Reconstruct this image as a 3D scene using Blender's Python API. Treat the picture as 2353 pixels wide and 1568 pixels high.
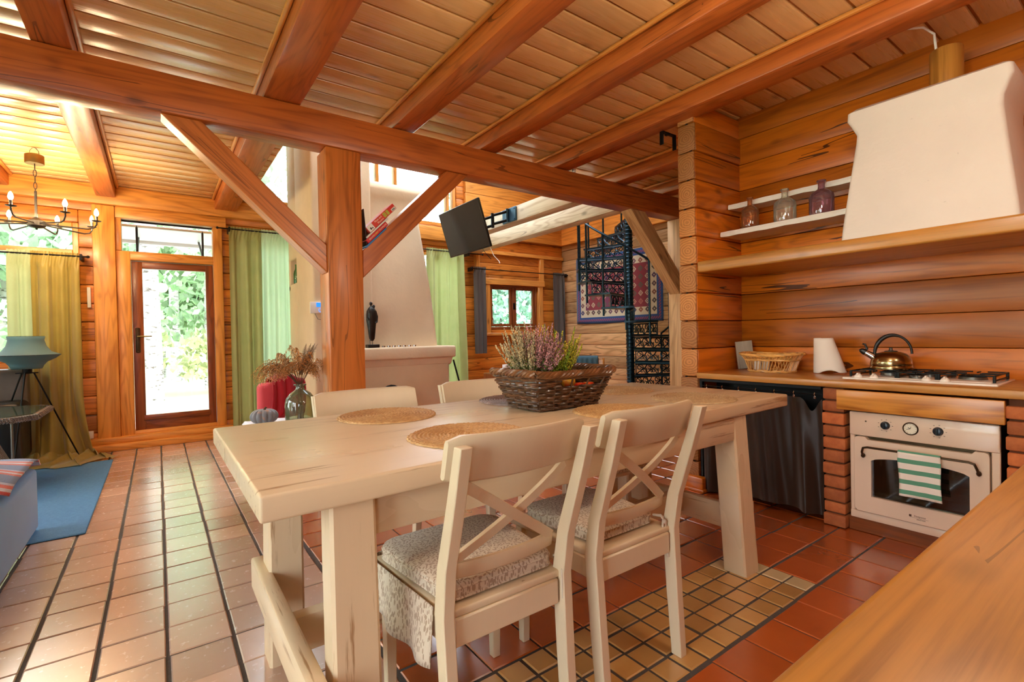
import bpy, bmesh, math, random
import numpy as np
from mathutils import Vector, Matrix, Euler
random.seed(7)
S = bpy.context.scene
for o in list(bpy.data.objects):
    bpy.data.objects.remove(o)
COL = S.collection
PI = math.pi

# ---------------------------------------------------------------- camera, world, exposure
W, H, F, CAMH = 2353.0, 1568.0, 1125.0, 1.12
pitch, roll, yaw = math.radians(-0.67), math.radians(1.13), math.radians(35.9)
f0 = Vector((math.sin(yaw), math.cos(yaw), 0)); r0 = Vector((math.cos(yaw), -math.sin(yaw), 0)); u0 = Vector((0, 0, 1))
fw = f0*math.cos(pitch)+u0*math.sin(pitch); up = u0*math.cos(pitch)-f0*math.sin(pitch)
rc = r0*math.cos(roll)-up*math.sin(roll); uc = up*math.cos(roll)+r0*math.sin(roll)
cd = bpy.data.cameras.new('camera'); cam = bpy.data.objects.new('camera', cd); COL.objects.link(cam)
cd.sensor_width = 36; cd.lens = F/W*36; cd.clip_start = .05; cd.clip_end = 200
Mc = Matrix((rc, uc, -fw)).transposed().to_4x4(); Mc.translation = (0, 0, CAMH)
cam.matrix_world = Mc
S.camera = cam

wd = bpy.data.worlds.new('sky'); S.world = wd; wd.use_nodes = True
wn = wd.node_tree.nodes; wl = wd.node_tree.links
bg = wn['Background']; bg.inputs['Strength'].default_value = 13.0
grad = wn.new('ShaderNodeTexCoord'); sep = wn.new('ShaderNodeSeparateXYZ'); ramp = wn.new('ShaderNodeValToRGB')
wl.new(grad.outputs['Generated'], sep.inputs[0]); wl.new(sep.outputs['Z'], ramp.inputs[0])
ramp.color_ramp.elements[0].color = (.58, .62, .62, 1); ramp.color_ramp.elements[1].color = (.78, .90, 1.0, 1)
ramp.color_ramp.elements[0].position = -.05; ramp.color_ramp.elements[1].position = .5
wl.new(ramp.outputs[0], bg.inputs['Color'])

def lamp(name, typ, loc, power, color, size=.2, size_y=None, target=None, spread=None):
    l = bpy.data.lights.new(name, typ); l.energy = power; l.color = color
    if typ == 'AREA':
        l.size = size; l.shape = 'DISK'
        if size_y: l.shape = 'RECTANGLE'; l.size_y = size_y
        if spread: l.spread = spread
    elif typ != 'SUN': l.shadow_soft_size = size
    o = bpy.data.objects.new(name, l); COL.objects.link(o); o.location = loc
    if target is not None:
        o.rotation_euler = (Vector(target)-Vector(loc)).to_track_quat('-Z', 'Y').to_euler()
    return o
# the sun stands behind the house and lights the wood outside; the roof keeps it out of the room
sun = lamp('sun', 'SUN', (0, -10, 20), 1.5, (1, .95, .85), target=(1, 12, 0)); sun.data.angle = .02
WARM = (1.0, .87, .69)
lamp('kitchen_ceiling_light', 'POINT', (1.55, .55, 2.22), 22, WARM, .10)
lamp('counter_fill_light', 'POINT', (2.25, -.35, 2.20), 14, WARM, .10)  # added fill lamp without a fixture, brightens the kitchen from behind the camera
lamp('dining_fill_light', 'POINT', (.1, .9, 2.25), 9, WARM, .10)  # added fill lamp, no fixture, lifts the table's left end
lamp('gallery_fill_light', 'POINT', (4.4, 5.3, 3.9), 14, (1, .8, .58), .12)  # added lamp out of view, fills the open gallery with warm light
S.view_settings.view_transform = 'Standard'; S.view_settings.look = 'None'
S.view_settings.exposure = 0.45; S.view_settings.gamma = 1.0; S.view_settings.use_curve_mapping = False
cy = S.cycles
cy.max_bounces = 10; cy.diffuse_bounces = 5; cy.glossy_bounces = 4; cy.transmission_bounces = 8; cy.transparent_max_bounces = 12
cy.caustics_reflective = False; cy.caustics_refractive = False; cy.sample_clamp_indirect = 6.0; cy.use_denoising = True

# ---------------------------------------------------------------- mesh builder
_bevcache = {}
class MB:
    def __init__(s): s.v = []; s.f = []; s.m = []; s.t = []
    def add(s, verts, faces, m=0, t=0.0, M=None):
        b = len(s.v)
        if M is not None: verts = [M @ Vector(p) for p in verts]
        s.v.extend([tuple(p) for p in verts])
        for f in faces: s.f.append([i+b for i in f]); s.m.append(m); s.t.append(t)
        return s
    def box(s, a, b, bev=0.0, seg=1, m=0, t=0.0, M=None):
        a = Vector(a); b = Vector(b); c = (a+b)/2; d = Vector([abs(x) for x in (b-a)])
        if bev <= 0:
            vs = [(c.x+i*d.x/2, c.y+j*d.y/2, c.z+k*d.z/2) for i in (-1, 1) for j in (-1, 1) for k in (-1, 1)]
            return s.add(vs, [(0, 1, 3, 2), (4, 6, 7, 5), (0, 4, 5, 1), (2, 3, 7, 6), (0, 2, 6, 4), (1, 5, 7, 3)], m, t, M)
        bev = min(bev, min(d)*.49)
        key = (round(d.x, 4), round(d.y, 4), round(d.z, 4), round(bev, 4), seg)
        if key not in _bevcache:
            bm = bmesh.new(); bmesh.ops.create_cube(bm, size=1)
            for v in bm.verts: v.co = Vector((v.co.x*d.x, v.co.y*d.y, v.co.z*d.z))
            bmesh.ops.bevel(bm, geom=bm.edges[:], offset=bev, segments=seg, profile=.5, affect='EDGES')
            bm.verts.index_update()
            _bevcache[key] = ([tuple(v.co) for v in bm.verts], [[v.index for v in f.verts] for f in bm.faces]); bm.free()
        vs, fs = _bevcache[key]
        return s.add([(x+c.x, y+c.y, z+c.z) for x, y, z in vs], fs, m, t, M)
    def tube(s, pts, r, n=6, m=0, t=0.0, closed=False, caps=True, M=None, flat=1.0):
        pts = [Vector(p) for p in pts]; k = len(pts)
        rs = r if isinstance(r, (list, tuple)) else [r]*k
        tang = []
        for i in range(k):
            if closed: d = pts[(i+1) % k]-pts[i-1]
            else: d = pts[min(i+1, k-1)]-pts[max(i-1, 0)]
            tang.append(d.normalized() if d.length > 1e-9 else Vector((0, 0, 1)))
        ref = Vector((0, 0, 1)) if abs(tang[0].z) < .9 else Vector((1, 0, 0))
        u = tang[0].cross(ref).normalized(); vs = []
        for i in range(k):
            u = (u-tang[i]*u.dot(tang[i]))
            u = u.normalized() if u.length > 1e-6 else tang[i].orthogonal().normalized()
            w = tang[i].cross(u)
            for j in range(n):
                a = 2*PI*j/n
                vs.append(pts[i]+(u*math.cos(a)+w*(math.sin(a)*flat))*rs[i])
        fs = []
        for i in range(k if closed else k-1):
            i2 = (i+1) % k
            for j in range(n):
                j2 = (j+1) % n
                fs.append((i*n+j, i*n+j2, i2*n+j2, i2*n+j))
        if caps and not closed:
            fs.append(list(range(n))[::-1]); fs.append([(k-1)*n+j for j in range(n)])
        return s.add(vs, fs, m, t, M)
    def lathe(s, prof, n=24, c=(0, 0, 0), m=0, t=0.0, M=None, cap=True, warp=None):
        vs = []; fs = []; k = len(prof)
        for (r, z) in prof:
            for j in range(n):
                a = 2*PI*j/n; q = r*(warp(a, z) if warp else 1)
                vs.append((c[0]+q*math.cos(a), c[1]+q*math.sin(a), c[2]+z))
        for i in range(k-1):
            for j in range(n):
                j2 = (j+1) % n; fs.append((i*n+j, i*n+j2, (i+1)*n+j2, (i+1)*n+j))
        if cap: fs.append(list(range(n))[::-1]); fs.append([(k-1)*n+j for j in range(n)])
        return s.add(vs, fs, m, t, M)
    def prism(s, poly, d0, d1, ax='z', m=0, t=0.0, M=None, bev=0):
        n = len(poly)
        def P(p, d): return {'z': (p[0], p[1], d), 'y': (p[0], d, p[1]), 'x': (d, p[0], p[1])}[ax]
        vs = [P(p, d0) for p in poly]+[P(p, d1) for p in poly]
        fs = [list(range(n))[::-1], [n+i for i in range(n)]]+[(i, (i+1) % n, n+(i+1) % n, n+i) for i in range(n)]
        return s.add(vs, fs, m, t, M)
    def grid(s, fn, nu, nv, m=0, t=0.0, M=None, cu=False):
        vs = [fn(i/(nu if cu else nu-1), j/(nv-1)) for j in range(nv) for i in range(nu)]
        fs = []
        for j in range(nv-1):
            for i in range(nu if cu else nu-1):
                i2 = (i+1) % nu; fs.append((j*nu+i, j*nu+i2, (j+1)*nu+i2, (j+1)*nu+i))
        return s.add(vs, fs, m, t, M)
    def ball(s, c, r, nu=10, nv=7, m=0, t=0.0, M=None):
        if not isinstance(r, (list, tuple)): r = (r, r, r)
        prof = []
        vs = [(c[0], c[1], c[2]-r[2])]
        for i in range(1, nv):
            a = -PI/2+PI*i/nv
            for j in range(nu):
                b = 2*PI*j/nu; vs.append((c[0]+r[0]*math.cos(a)*math.cos(b), c[1]+r[1]*math.cos(a)*math.sin(b), c[2]+r[2]*math.sin(a)))
        vs.append((c[0], c[1], c[2]+r[2])); fs = []
        for j in range(nu): fs.append((0, 1+(j+1) % nu, 1+j))
        for i in range(nv-2):
            for j in range(nu):
                a = 1+i*nu; fs.append((a+j, a+(j+1) % nu, a+nu+(j+1) % nu, a+nu+j))
        a = 1+(nv-2)*nu
        for j in range(nu): fs.append((a+j, a+(j+1) % nu, len(vs)-1))
        return s.add(vs, fs, m, t, M)
    def build(s, name, mats, parent=None, origin=None, smooth=True, angle=40):
        if not isinstance(mats, (list, tuple)): mats = [mats]
        if parent is not None: off = root_loc(parent)
        else: off = Vector(origin) if origin else Vector((0, 0, 0))
        me = bpy.data.meshes.new(name)
        me.from_pydata([(x-off.x, y-off.y, z-off.z) for x, y, z in s.v], [], s.f)
        for m in mats: me.materials.append(m)
        me.polygons.foreach_set('material_index', s.m)
        if any(abs(x) > 0 for x in s.t):
            at = me.attributes.new('tint', 'FLOAT', 'FACE'); at.data.foreach_set('value', s.t)
        bm = bmesh.new(); bm.from_mesh(me); bmesh.ops.recalc_face_normals(bm, faces=bm.faces[:]); bm.to_mesh(me); bm.free()
        if smooth:
            me.shade_smooth(); me.set_sharp_from_angle(angle=math.radians(angle))
        o = bpy.data.objects.new(name, me); COL.objects.link(o)
        if parent is not None: o.parent = parent
        else: o.location = off
        return o
ROOT = {}
def root_loc(o):
    while o.parent: o = o.parent
    return Vector(o.location)
def tag(o, label, cat, group=None, kind=None):
    o['label'] = label; o['category'] = cat
    if group: o['group'] = group
    if kind: o['kind'] = kind
    return o
def thing(name, label, cat, loc=(0, 0, 0), group=None):
    o = bpy.data.objects.new(name, None); COL.objects.link(o); o.location = loc; o.empty_display_size = .05
    return tag(o, label, cat, group)
def struct(mb, name, mats, origin=None, angle=40, smooth=True, label=None):
    o = mb.build(name, mats, origin=origin, angle=angle, smooth=smooth); o['kind'] = 'structure'
    return o
def dup(root, loc=None, rotz=None, label=None, group=None):
    r = root.copy(); COL.objects.link(r)
    if loc is not None: r.location = loc
    if rotz is not None: r.rotation_euler = (0, 0, rotz)
    if label: r['label'] = label
    if group: r['group'] = group
    for ch in list(root.children):
        c = ch.copy(); COL.objects.link(c); c.parent = r
        for g in ch.children:
            d = g.copy(); COL.objects.link(d); d.parent = c
    return r
def RZ(a): return Matrix.Rotation(a, 4, 'Z')
def TR(v): return Matrix.Translation(Vector(v))

# ---------------------------------------------------------------- materials
def lin(c):
    if isinstance(c, str):
        c = [int(c[i:i+2], 16)/255 for i in (0, 2, 4)]
        c = [x/12.92 if x <= .04045 else ((x+.055)/1.055)**2.4 for x in c]
    return (c[0], c[1], c[2], 1)
class NT:
    def __init__(s, name):
        s.mat = bpy.data.materials.new(name); s.mat.use_nodes = True
        s.t = s.mat.node_tree; s.n = s.t.nodes; s.b = s.n['Principled BSDF']; s.out = s.n['Material Output']
    def node(s, typ, ins=None, **kw):
        n = s.n.new(typ)
        for k, v in kw.items(): setattr(n, k, v)
        if ins:
            for k, v in ins.items():
                if isinstance(v, bpy.types.NodeSocket): s.t.links.new(v, n.inputs[k])
                else: n.inputs[k].default_value = v
        return n
    def link(s, a, b): s.t.links.new(a, b)
    def math(s, op, a, b=None, c=None, clamp=False):
        n = s.n.new('ShaderNodeMath'); n.operation = op; n.use_clamp = clamp
        for i, v in enumerate((a, b, c)):
            if v is None: continue
            if isinstance(v, bpy.types.NodeSocket): s.t.links.new(v, n.inputs[i])
            else: n.inputs[i].default_value = v
        return n.outputs[0]
    def mix(s, fac, a, b, mode='MIX'):
        n = s.n.new('ShaderNodeMix'); n.data_type = 'RGBA'; n.blend_type = mode
        for i, v in ((0, fac), (6, a), (7, b)):
            if isinstance(v, bpy.types.NodeSocket): s.t.links.new(v, n.inputs[i])
            else: n.inputs[i].default_value = v
        return n.outputs[2]
    def ramp(s, fac, stops):
        n = s.n.new('ShaderNodeValToRGB'); s.t.links.new(fac, n.inputs[0]); e = n.color_ramp.elements
        while len(e) < len(stops): e.new(.5)
        for i, (p, c) in enumerate(stops): e[i].position = p; e[i].color = c if len(c) == 4 else (*c, 1)
        return n.outputs[0]
    def noise(s, vec, scale, detail=2, rough=.5, dist=0):
        n = s.node('ShaderNodeTexNoise', {'Scale': scale, 'Detail': detail, 'Roughness': rough, 'Distortion': dist})
        if vec is not None: s.t.links.new(vec, n.inputs['Vector'])
        return n.outputs['Fac']
    def coord(s, scale=(1, 1, 1), rnd=True):
        tc = s.n.new('ShaderNodeTexCoord'); vec = tc.outputs['Object']
        if rnd:
            oi = s.n.new('ShaderNodeObjectInfo'); k = s.math('MULTIPLY', oi.outputs['Random'], 37.0)
            cb = s.node('ShaderNodeCombineXYZ', {0: k, 1: k, 2: k})
            ad = s.node('ShaderNodeVectorMath', {0: vec, 1: cb.outputs[0]}, operation='ADD'); vec = ad.outputs[0]
        if scale != (1, 1, 1):
            mp = s.node('ShaderNodeMapping', {'Vector': vec, 'Scale': scale}); vec = mp.outputs[0]
        return vec
    def bump(s, h, strength=.3, dist=.01):
        b = s.node('ShaderNodeBump', {'Height': h, 'Strength': strength, 'Distance': dist}); s.link(b.outputs[0], s.b.inputs['Normal'])
    def set(s, **kw):
        for k, v in kw.items():
            k = k.replace('_', ' ')
            if isinstance(v, bpy.types.NodeSocket): s.link(v, s.b.inputs[k])
            else: s.b.inputs[k].default_value = v
        return s.mat
    def tint(s, col, amt):
        at = s.node('ShaderNodeAttribute', attribute_name='tint')
        v = s.math('MULTIPLY_ADD', at.outputs['Fac'], amt, 1.0)
        h = s.node('ShaderNodeHueSaturation', {'Color': col, 'Value': v}); return h.outputs[0]
def wood(name, base, dark, ax='X', rough=.38, tint=.3, ring=.55, knot=.8, coat=.0, sc=1.0, streak=.5, light=None, crack=0):
    N = NT(name); base = lin(base); dark = lin(dark)
    i = 'XYZ'.index(ax)
    def sv(a, c):
        v = [c*sc]*3; v[i] = a*sc; return tuple(v)
    c0 = N.coord()
    def mp(v): return N.node('ShaderNodeMapping', {'Vector': c0, 'Scale': v}).outputs[0]
    big = N.noise(mp(sv(.55, 5.0)), 1.0, 2, .5, .6)
    rings = N.math('MULTIPLY_ADD', N.math('SINE', N.math('MULTIPLY', big, 70.0)), .5, .5)
    rings = N.math('POWER', rings, 2.2)
    grain = N.noise(mp(sv(1.6, 42)), 1.0, 6, .62)
    fine = N.noise(mp(sv(6, 260)), 1.0, 3, .6)
    blot = N.noise(mp(sv(1.2, 3.0)), 1.0, 3, .5)
    g = N.math('MULTIPLY_ADD', N.math('SUBTRACT', grain, .5), streak*2.2, .35)
    g = N.math('MULTIPLY_ADD', rings, ring*.55, g)
    g = N.math('MULTIPLY_ADD', N.math('SUBTRACT', fine, .5), .5*streak, g)
    g = N.math('MULTIPLY_ADD', N.math('SUBTRACT', blot, .5), .8, g, clamp=True)
    lt = lin(light) if light else tuple(min(1, x*1.18) for x in base[:3])+(1,)
    col = N.ramp(g, [(0.0, lt), (.38, base), (1.0, dark)])
    if knot > 0:
        vo = N.node('ShaderNodeTexVoronoi', {'Vector': mp(sv(2.6, 5.6)), 'Scale': 1.0, 'Randomness': 1.0})
        msk = N.math('GREATER_THAN', N.node('ShaderNodeSeparateColor', {0: vo.outputs['Color']}).outputs[0], .45)
        kd = N.node('ShaderNodeMapRange', {'Value': vo.outputs['Distance'], 'From Min': .05, 'From Max': .16, 'To Min': 1.0, 'To Max': 0.0}).outputs[0]
        kk = N.math('MULTIPLY', N.math('MULTIPLY', kd, msk), knot*.75)
        col = N.mix(kk, col, tuple(x*.35 for x in dark[:3])+(1,))
    if crack > 0:
        cn = N.noise(mp(sv(.5, 9)), 1.0, 2, .45); cm = N.noise(mp(sv(.8, 3.1)), 1.0, 1, .5)
        ck = N.math('LESS_THAN', N.math('ABSOLUTE', N.math('SUBTRACT', cn, .52)), .0075)
        ck = N.math('MULTIPLY', ck, N.math('GREATER_THAN', cm, .56))
        col = N.mix(N.math('MULTIPLY', ck, crack), col, tuple(x*.22 for x in dark[:3])+(1,))
    col = N.tint(col, tint)
    N.bump(grain, .05, .003)
    r = N.math('MULTIPLY_ADD', grain, .22, rough-.1)
    return N.set(Base_Color=col, Roughness=r, Coat_Weight=coat, Coat_Roughness=.2)
def plain(name, c, rough=.5, metal=0.0, var=.0, scale=30, bump=0, coat=0, sub=None, tint=0, **kw):
    N = NT(name); c = lin(c); col = c
    if var or bump:
        n = N.noise(N.coord(), scale, 4, .6)
        if var: col = N.mix(N.math('MULTIPLY', n, 1.0), tuple(max(0, x*(1-var)) for x in c[:3])+(1,), tuple(min(1, x*(1+var)) for x in c[:3])+(1,))
        if bump: N.bump(n, bump, .01)
    if tint:
        if not isinstance(col, bpy.types.NodeSocket):
            q = N.n.new('ShaderNodeRGB'); q.outputs[0].default_value = c; col = q.outputs[0]
        col = N.tint(col, tint)
    return N.set(Base_Color=col, Roughness=rough, Metallic=metal, Coat_Weight=coat, **kw)
def plaster(name, c, var=.08, bump=.25):
    N = NT(name); c = lin(c); v = N.coord()
    n = N.noise(v, 3.0, 5, .6); n2 = N.noise(v, 35, 4, .65)
    col = N.mix(N.math('MULTIPLY_ADD', N.math('SUBTRACT', n, .5), 1.6, .5, clamp=True), tuple(x*(1-var) for x in c[:3])+(1,), tuple(min(1, x*(1+var)) for x in c[:3])+(1,))
    st = N.noise(N.node('ShaderNodeMapping', {'Vector': v, 'Scale': (3, 16, 40)}).outputs[0], 1, 4, .7)
    sm = N.math('GREATER_THAN', st, .70)
    col = N.mix(N.math('MULTIPLY', sm, .35), col, tuple(x*.55 for x in c[:3])+(1,))
    N.bump(N.math('MULTIPLY_ADD', n, .8, N.math('MULTIPLY', n2, .25)), bump, .02)
    return N.set(Base_Color=col, Roughness=.85)
def paint(name, c, wear, ax='X', amt=.62, rough=.38):
    "chalky paint rubbed thin along the grain"
    N = NT(name); c = lin(c); wear = lin(wear); i = 'XYZ'.index(ax); v = N.coord()
    s1 = [38.0]*3; s1[i] = 2.2; s2 = [4.0]*3; s2[i] = .9
    a = N.noise(N.node('ShaderNodeMapping', {'Vector': v, 'Scale': s1}).outputs[0], 1, 5, .65)
    b = N.noise(N.node('ShaderNodeMapping', {'Vector': v, 'Scale': s2}).outputs[0], 1, 3, .5)
    soft = N.math('MULTIPLY_ADD', N.math('SUBTRACT', a, .5), .9, N.math('MULTIPLY', b, .7), clamp=True)
    col = N.mix(N.math('MULTIPLY', soft, .55), c, tuple(x*.78+y*.22 for x, y in zip(c[:3], wear[:3]))+(1,))
    k = N.node('ShaderNodeMapRange', {'Value': N.math('ADD', a, N.math('MULTIPLY', b, .35)), 'From Min': amt+.22, 'From Max': amt+.30}).outputs[0]
    col = N.mix(N.math('MULTIPLY', k, .8), col, wear)
    col = N.tint(col, .15)
    N.bump(a, .1, .004)
    return N.set(Base_Color=col, Roughness=N.math('MULTIPLY_ADD', b, .3, rough-.12))
def glassmat(name, tintc=(1, 1, 1), refl=.08):
    N = NT(name)
    tr = N.node('ShaderNodeBsdfTransparent', {'Color': (*tintc, 1)}); gl = N.node('ShaderNodeBsdfGlossy', {'Roughness': .02})
    fr = N.node('ShaderNodeFresnel', {'IOR': 1.45}); mx = N.node('ShaderNodeMixShader', {0: fr.outputs[0], 1: tr.outputs[0], 2: gl.outputs[0]})
    N.link(mx.outputs[0], N.out.inputs['Surface']); return N.mat
def cloth(name, c, c2=None, trans=.0, rough=.8, sc=400, sheen=.2):
    N = NT(name); c = lin(c); v = N.coord()
    n = N.noise(v, 6, 3, .5); w = N.noise(v, sc, 2, .5)
    c2 = lin(c2) if c2 else tuple(x*.75 for x in c[:3])+(1,)
    col = N.mix(N.math('MULTIPLY_ADD', w, .5, N.math('MULTIPLY', n, .5)), c2, c)
    N.bump(w, .2, .002)
    N.set(Base_Color=col, Roughness=rough, Sheen_Weight=sheen)
    if trans > 0:
        tl = N.node('ShaderNodeBsdfTranslucent', {'Color': col})
        mx = N.node('ShaderNodeMixShader', {0: trans, 1: N.b.outputs[0], 2: tl.outputs[0]}); N.link(mx.outputs[0], N.out.inputs['Surface'])
    return N.mat
def leafmat(name, c, c2, trans=.4):
    N = NT(name); n = N.noise(N.coord(), 9, 3, .6); col = N.mix(n, lin(c), lin(c2)); col = N.tint(col, .5)
    N.set(Base_Color=col, Roughness=.6)
    tl = N.node('ShaderNodeBsdfTranslucent', {'Color': col})
    mx = N.node('ShaderNodeMixShader', {0: trans, 1: N.b.outputs[0], 2: tl.outputs[0]}); N.link(mx.outputs[0], N.out.inputs['Surface'])
    return N.mat
def emit(name, c, s):
    N = NT(name); return N.set(Base_Color=lin(c), Emission_Color=lin(c), Emission_Strength=s)
def endgrain(name, base, dark, pitch=.2):
    "saw-cut log ends: growth rings round each log's own heart, logs stacked every pitch metres"
    N = NT(name); tc = N.coord(rnd=False); sp = N.node('ShaderNodeSeparateXYZ', {0: tc})
    z = N.math('SUBTRACT', N.math('FRACT', N.math('DIVIDE', sp.outputs[2], pitch)), .5)
    y = N.math('MULTIPLY', N.math('SUBTRACT', sp.outputs[1], 2.10), 4.2)
    wob = N.math('MULTIPLY', N.math('SUBTRACT', N.noise(tc, 9, 2), .5), .25)
    r = N.math('ADD', N.math('SQRT', N.math('ADD', N.math('MULTIPLY', z, z), N.math('MULTIPLY', y, y))), wob)
    rg = N.math('MULTIPLY_ADD', N.math('SINE', N.math('MULTIPLY', r, 75.0)), .5, .5)
    g = N.math('MULTIPLY_ADD', N.noise(tc, 60, 3), .5, N.math('MULTIPLY', rg, .5))
    col = N.tint(N.mix(g, lin(base), lin(dark)), .35)
    N.bump(g, .15, .004); return N.set(Base_Color=col, Roughness=.6)

def wood3(name, *a, **k): return {x: wood(name+'_'+x, *a, ax=x, **k) for x in 'XYZ'}
M_LOG = wood3('log_wall_wood', 'CF7E30', '8A4410', crack=.8, rough=.36, tint=.35, coat=.15)
M_KLOG = wood3('kitchen_log_wood', 'C86C14', '722E04', crack=.9, ring=.38, streak=.45, rough=.34, tint=.35, coat=.2)
M_PLOG = wood3('pale_log_wood', 'D2A878', '94683C', crack=.7, rough=.42, tint=.3)
M_BEAM = wood3('beam_wood', 'BC6428', '7A340E', crack=.6, ring=.45, rough=.35, tint=.2, coat=.15)
M_POST = wood3('post_wood', 'C87230', '864210', crack=.5, ring=.5, rough=.36, tint=.2, coat=.1)
M_TRIM = wood3('trim_wood', 'E09A48', 'A86224', rough=.36, tint=.2, coat=.15)
M_CEIL = wood3('ceiling_board_wood', 'E2B87C', 'C48C4C', rough=.28, tint=.15, coat=.3, ring=.22, streak=.25, knot=.7)
M_DOOR = wood3('door_wood', '8E4A1E', '54230A', rough=.35, tint=.2, coat=.2)
M_WHITEB = wood3('whitewashed_wood', 'E8DCC0', 'B99E74', crack=.5, rough=.5, tint=.1, streak=.35)
M_OAK = wood3('oak_worktop', 'BC8038', '855018', rough=.30, tint=.1, ring=.35, coat=.25, knot=.4, crack=.45, streak=.7)
M_PINE = wood3('pine_panel', 'D8923C', '9A5412', rough=.32, tint=.1, ring=.7, coat=.25, knot=0)
M_TABLE = {a: paint('white_washed_table_'+a, 'DBC29E', '94683C', a, .55, .28) for a in 'XYZ'}
M_CHAIR = paint('cream_chair_paint', 'DCC8A6', '8A5A2A', 'Z', .66, .34)
M_END = endgrain('log_end_grain', 'CC8A4A', '8E5220')
M_PLAST = plaster('lime_plaster', 'E2CDAE')
M_HOOD = plaster('hood_plaster', 'E2D8CE', .06, .3)
M_BLACK = plain('black_iron', '121212', .45, .6, .3, 40, .1)
M_IRON = plain('blue_black_cast_iron', '14303E', .32, .6, .3, 30, .15)
M_GREY = plain('brushed_grey_metal', '77736C', .35, .8, .1, 30)
M_CHROME = plain('chrome', 'C8C8C8', .15, 1.0)
M_BRASS = plain('aged_brass', '7E6A3E', .35, .9, .2, 40)
M_BRONZE = plain('dark_bronze', '4A3A28', .35, .8, .2, 40)
M_WHITE = plain('white_paint', 'ECE6DC', .45)
M_WPLAS = plain('white_plastic', 'EDEAE4', .4)
M_ENAM = plain('white_enamel', 'F0E8DC', .16, 0, coat=.5)
M_OVEN = plain('cream_enamel', 'E2C8AE', .28, 0, coat=.4)
M_GLASS = glassmat('window_glass')
# ================================================================ STRUCTURE
# ---- floor: quarry tiles laid on grey joints, a mosaic of small ochre tiles let in under the table
def floor():
    mb = MB()
    mb.box((-3.4, -2.4, -.12), (6.1, 6.75, -.004), m=1)
    rnd = random.Random(3)
    def tile(x0, x1, y0, y1, m, t):
        b = .004; z = 0.0+rnd.uniform(-.0012, .0012)
        e = [rnd.uniform(-.002, .002) for _ in range(4)]
        x0 += e[0]; x1 += e[1]; y0 += e[2]; y1 += e[3]
        vs = [(x0, y0, -.008), (x1, y0, -.008), (x1, y1, -.008), (x0, y1, -.008),
              (x0, y0, z-.003), (x1, y0, z-.003), (x1, y1, z-.003), (x0, y1, z-.003),
              (x0+b, y0+b, z), (x1-b, y0+b, z), (x1-b, y1-b, z), (x0+b, y1-b, z)]
        fs = [(8, 9, 10, 11)]
        for k in range(4):
            k2 = (k+1) % 4; fs += [(k, k2, 4+k2, 4+k), (4+k, 4+k2, 8+k2, 8+k)]
        mb.add(vs, fs, m, t)
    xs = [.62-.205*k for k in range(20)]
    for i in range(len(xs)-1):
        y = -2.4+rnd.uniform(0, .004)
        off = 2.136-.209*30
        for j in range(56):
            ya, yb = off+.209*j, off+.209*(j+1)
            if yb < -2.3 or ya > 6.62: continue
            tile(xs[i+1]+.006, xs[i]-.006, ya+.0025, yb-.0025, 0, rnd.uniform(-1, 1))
    x0k = 2.322-.2055*8
    for j in range(-17, 30):
        ya = .956+.2015*j; yb = ya+.2015
        if yb < -2.3 or ya > 6.68: continue
        for i in range(0, 27):
            xa = x0k+.2055*i; xb = xa+.2055
            if xb < .75 or xa > 6.0: continue
            xa = .632 if xa < .80 else xa
            if j in (0, 1) and xb < 2.34: continue
            tile(xa+.003, xb-.003, ya+.0055, yb-.0055, 2, rnd.uniform(-1, 1))
    for j in range(4):
        ya = .960+.0995*j
        for i in range(17):
            xb = 2.325-.1026*i; xa = xb-.1026
            if xa < .6: continue
            pale = (i == 0 or (j == 3 and i == 1))
            tile(xa+.005, xb-.005, ya+.005, ya+.0945, 4 if pale else 3, rnd.uniform(-1, 1))
    def tmat(name, c, c2, rough):
        N = NT(name); v = N.coord(rnd=False)
        n = N.noise(v, 5, 4, .6); sp = N.noise(v, 140, 3, .7); cr = N.noise(v, 30, 5, .65)
        col = N.mix(N.math('MULTIPLY_ADD', N.math('SUBTRACT', n, .5), 1.0, .5, clamp=True), lin(c), lin(c2))
        col = N.tint(col, .22)
        k = N.node('ShaderNodeMapRange', {'Value': sp, 'From Min': .66, 'From Max': .74}).outputs[0]
        col = N.mix(N.math('MULTIPLY', k, .12), col, lin('4A2818'))
        N.bump(N.math('MULTIPLY_ADD', n, .8, N.math('MULTIPLY', cr, .08)), .05, .006)
        return N.set(Base_Color=col, Roughness=N.math('MULTIPLY_ADD', cr, .07, rough+.06), Specular_IOR_Level=.8, Coat_Weight=1.0, Coat_Roughness=.24, Coat_IOR=1.75)
    grout = plain('grey_grout', '4E4742', .9, var=.3, scale=60, bump=.3)
    mats = [tmat('hall_tile_painted_sheen', 'CAA792', 'B69078', .17), grout, tmat('kitchen_terracotta', 'B85A22', '9C4418', .16),  # hall tiles paler than terracotta: the window sheen is put into their colour
            tmat('ochre_mosaic', 'CFA05C', 'A87840', .26), tmat('pale_mosaic', 'DCC498', 'C4A878', .28)]
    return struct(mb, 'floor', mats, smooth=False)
floor()

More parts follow.
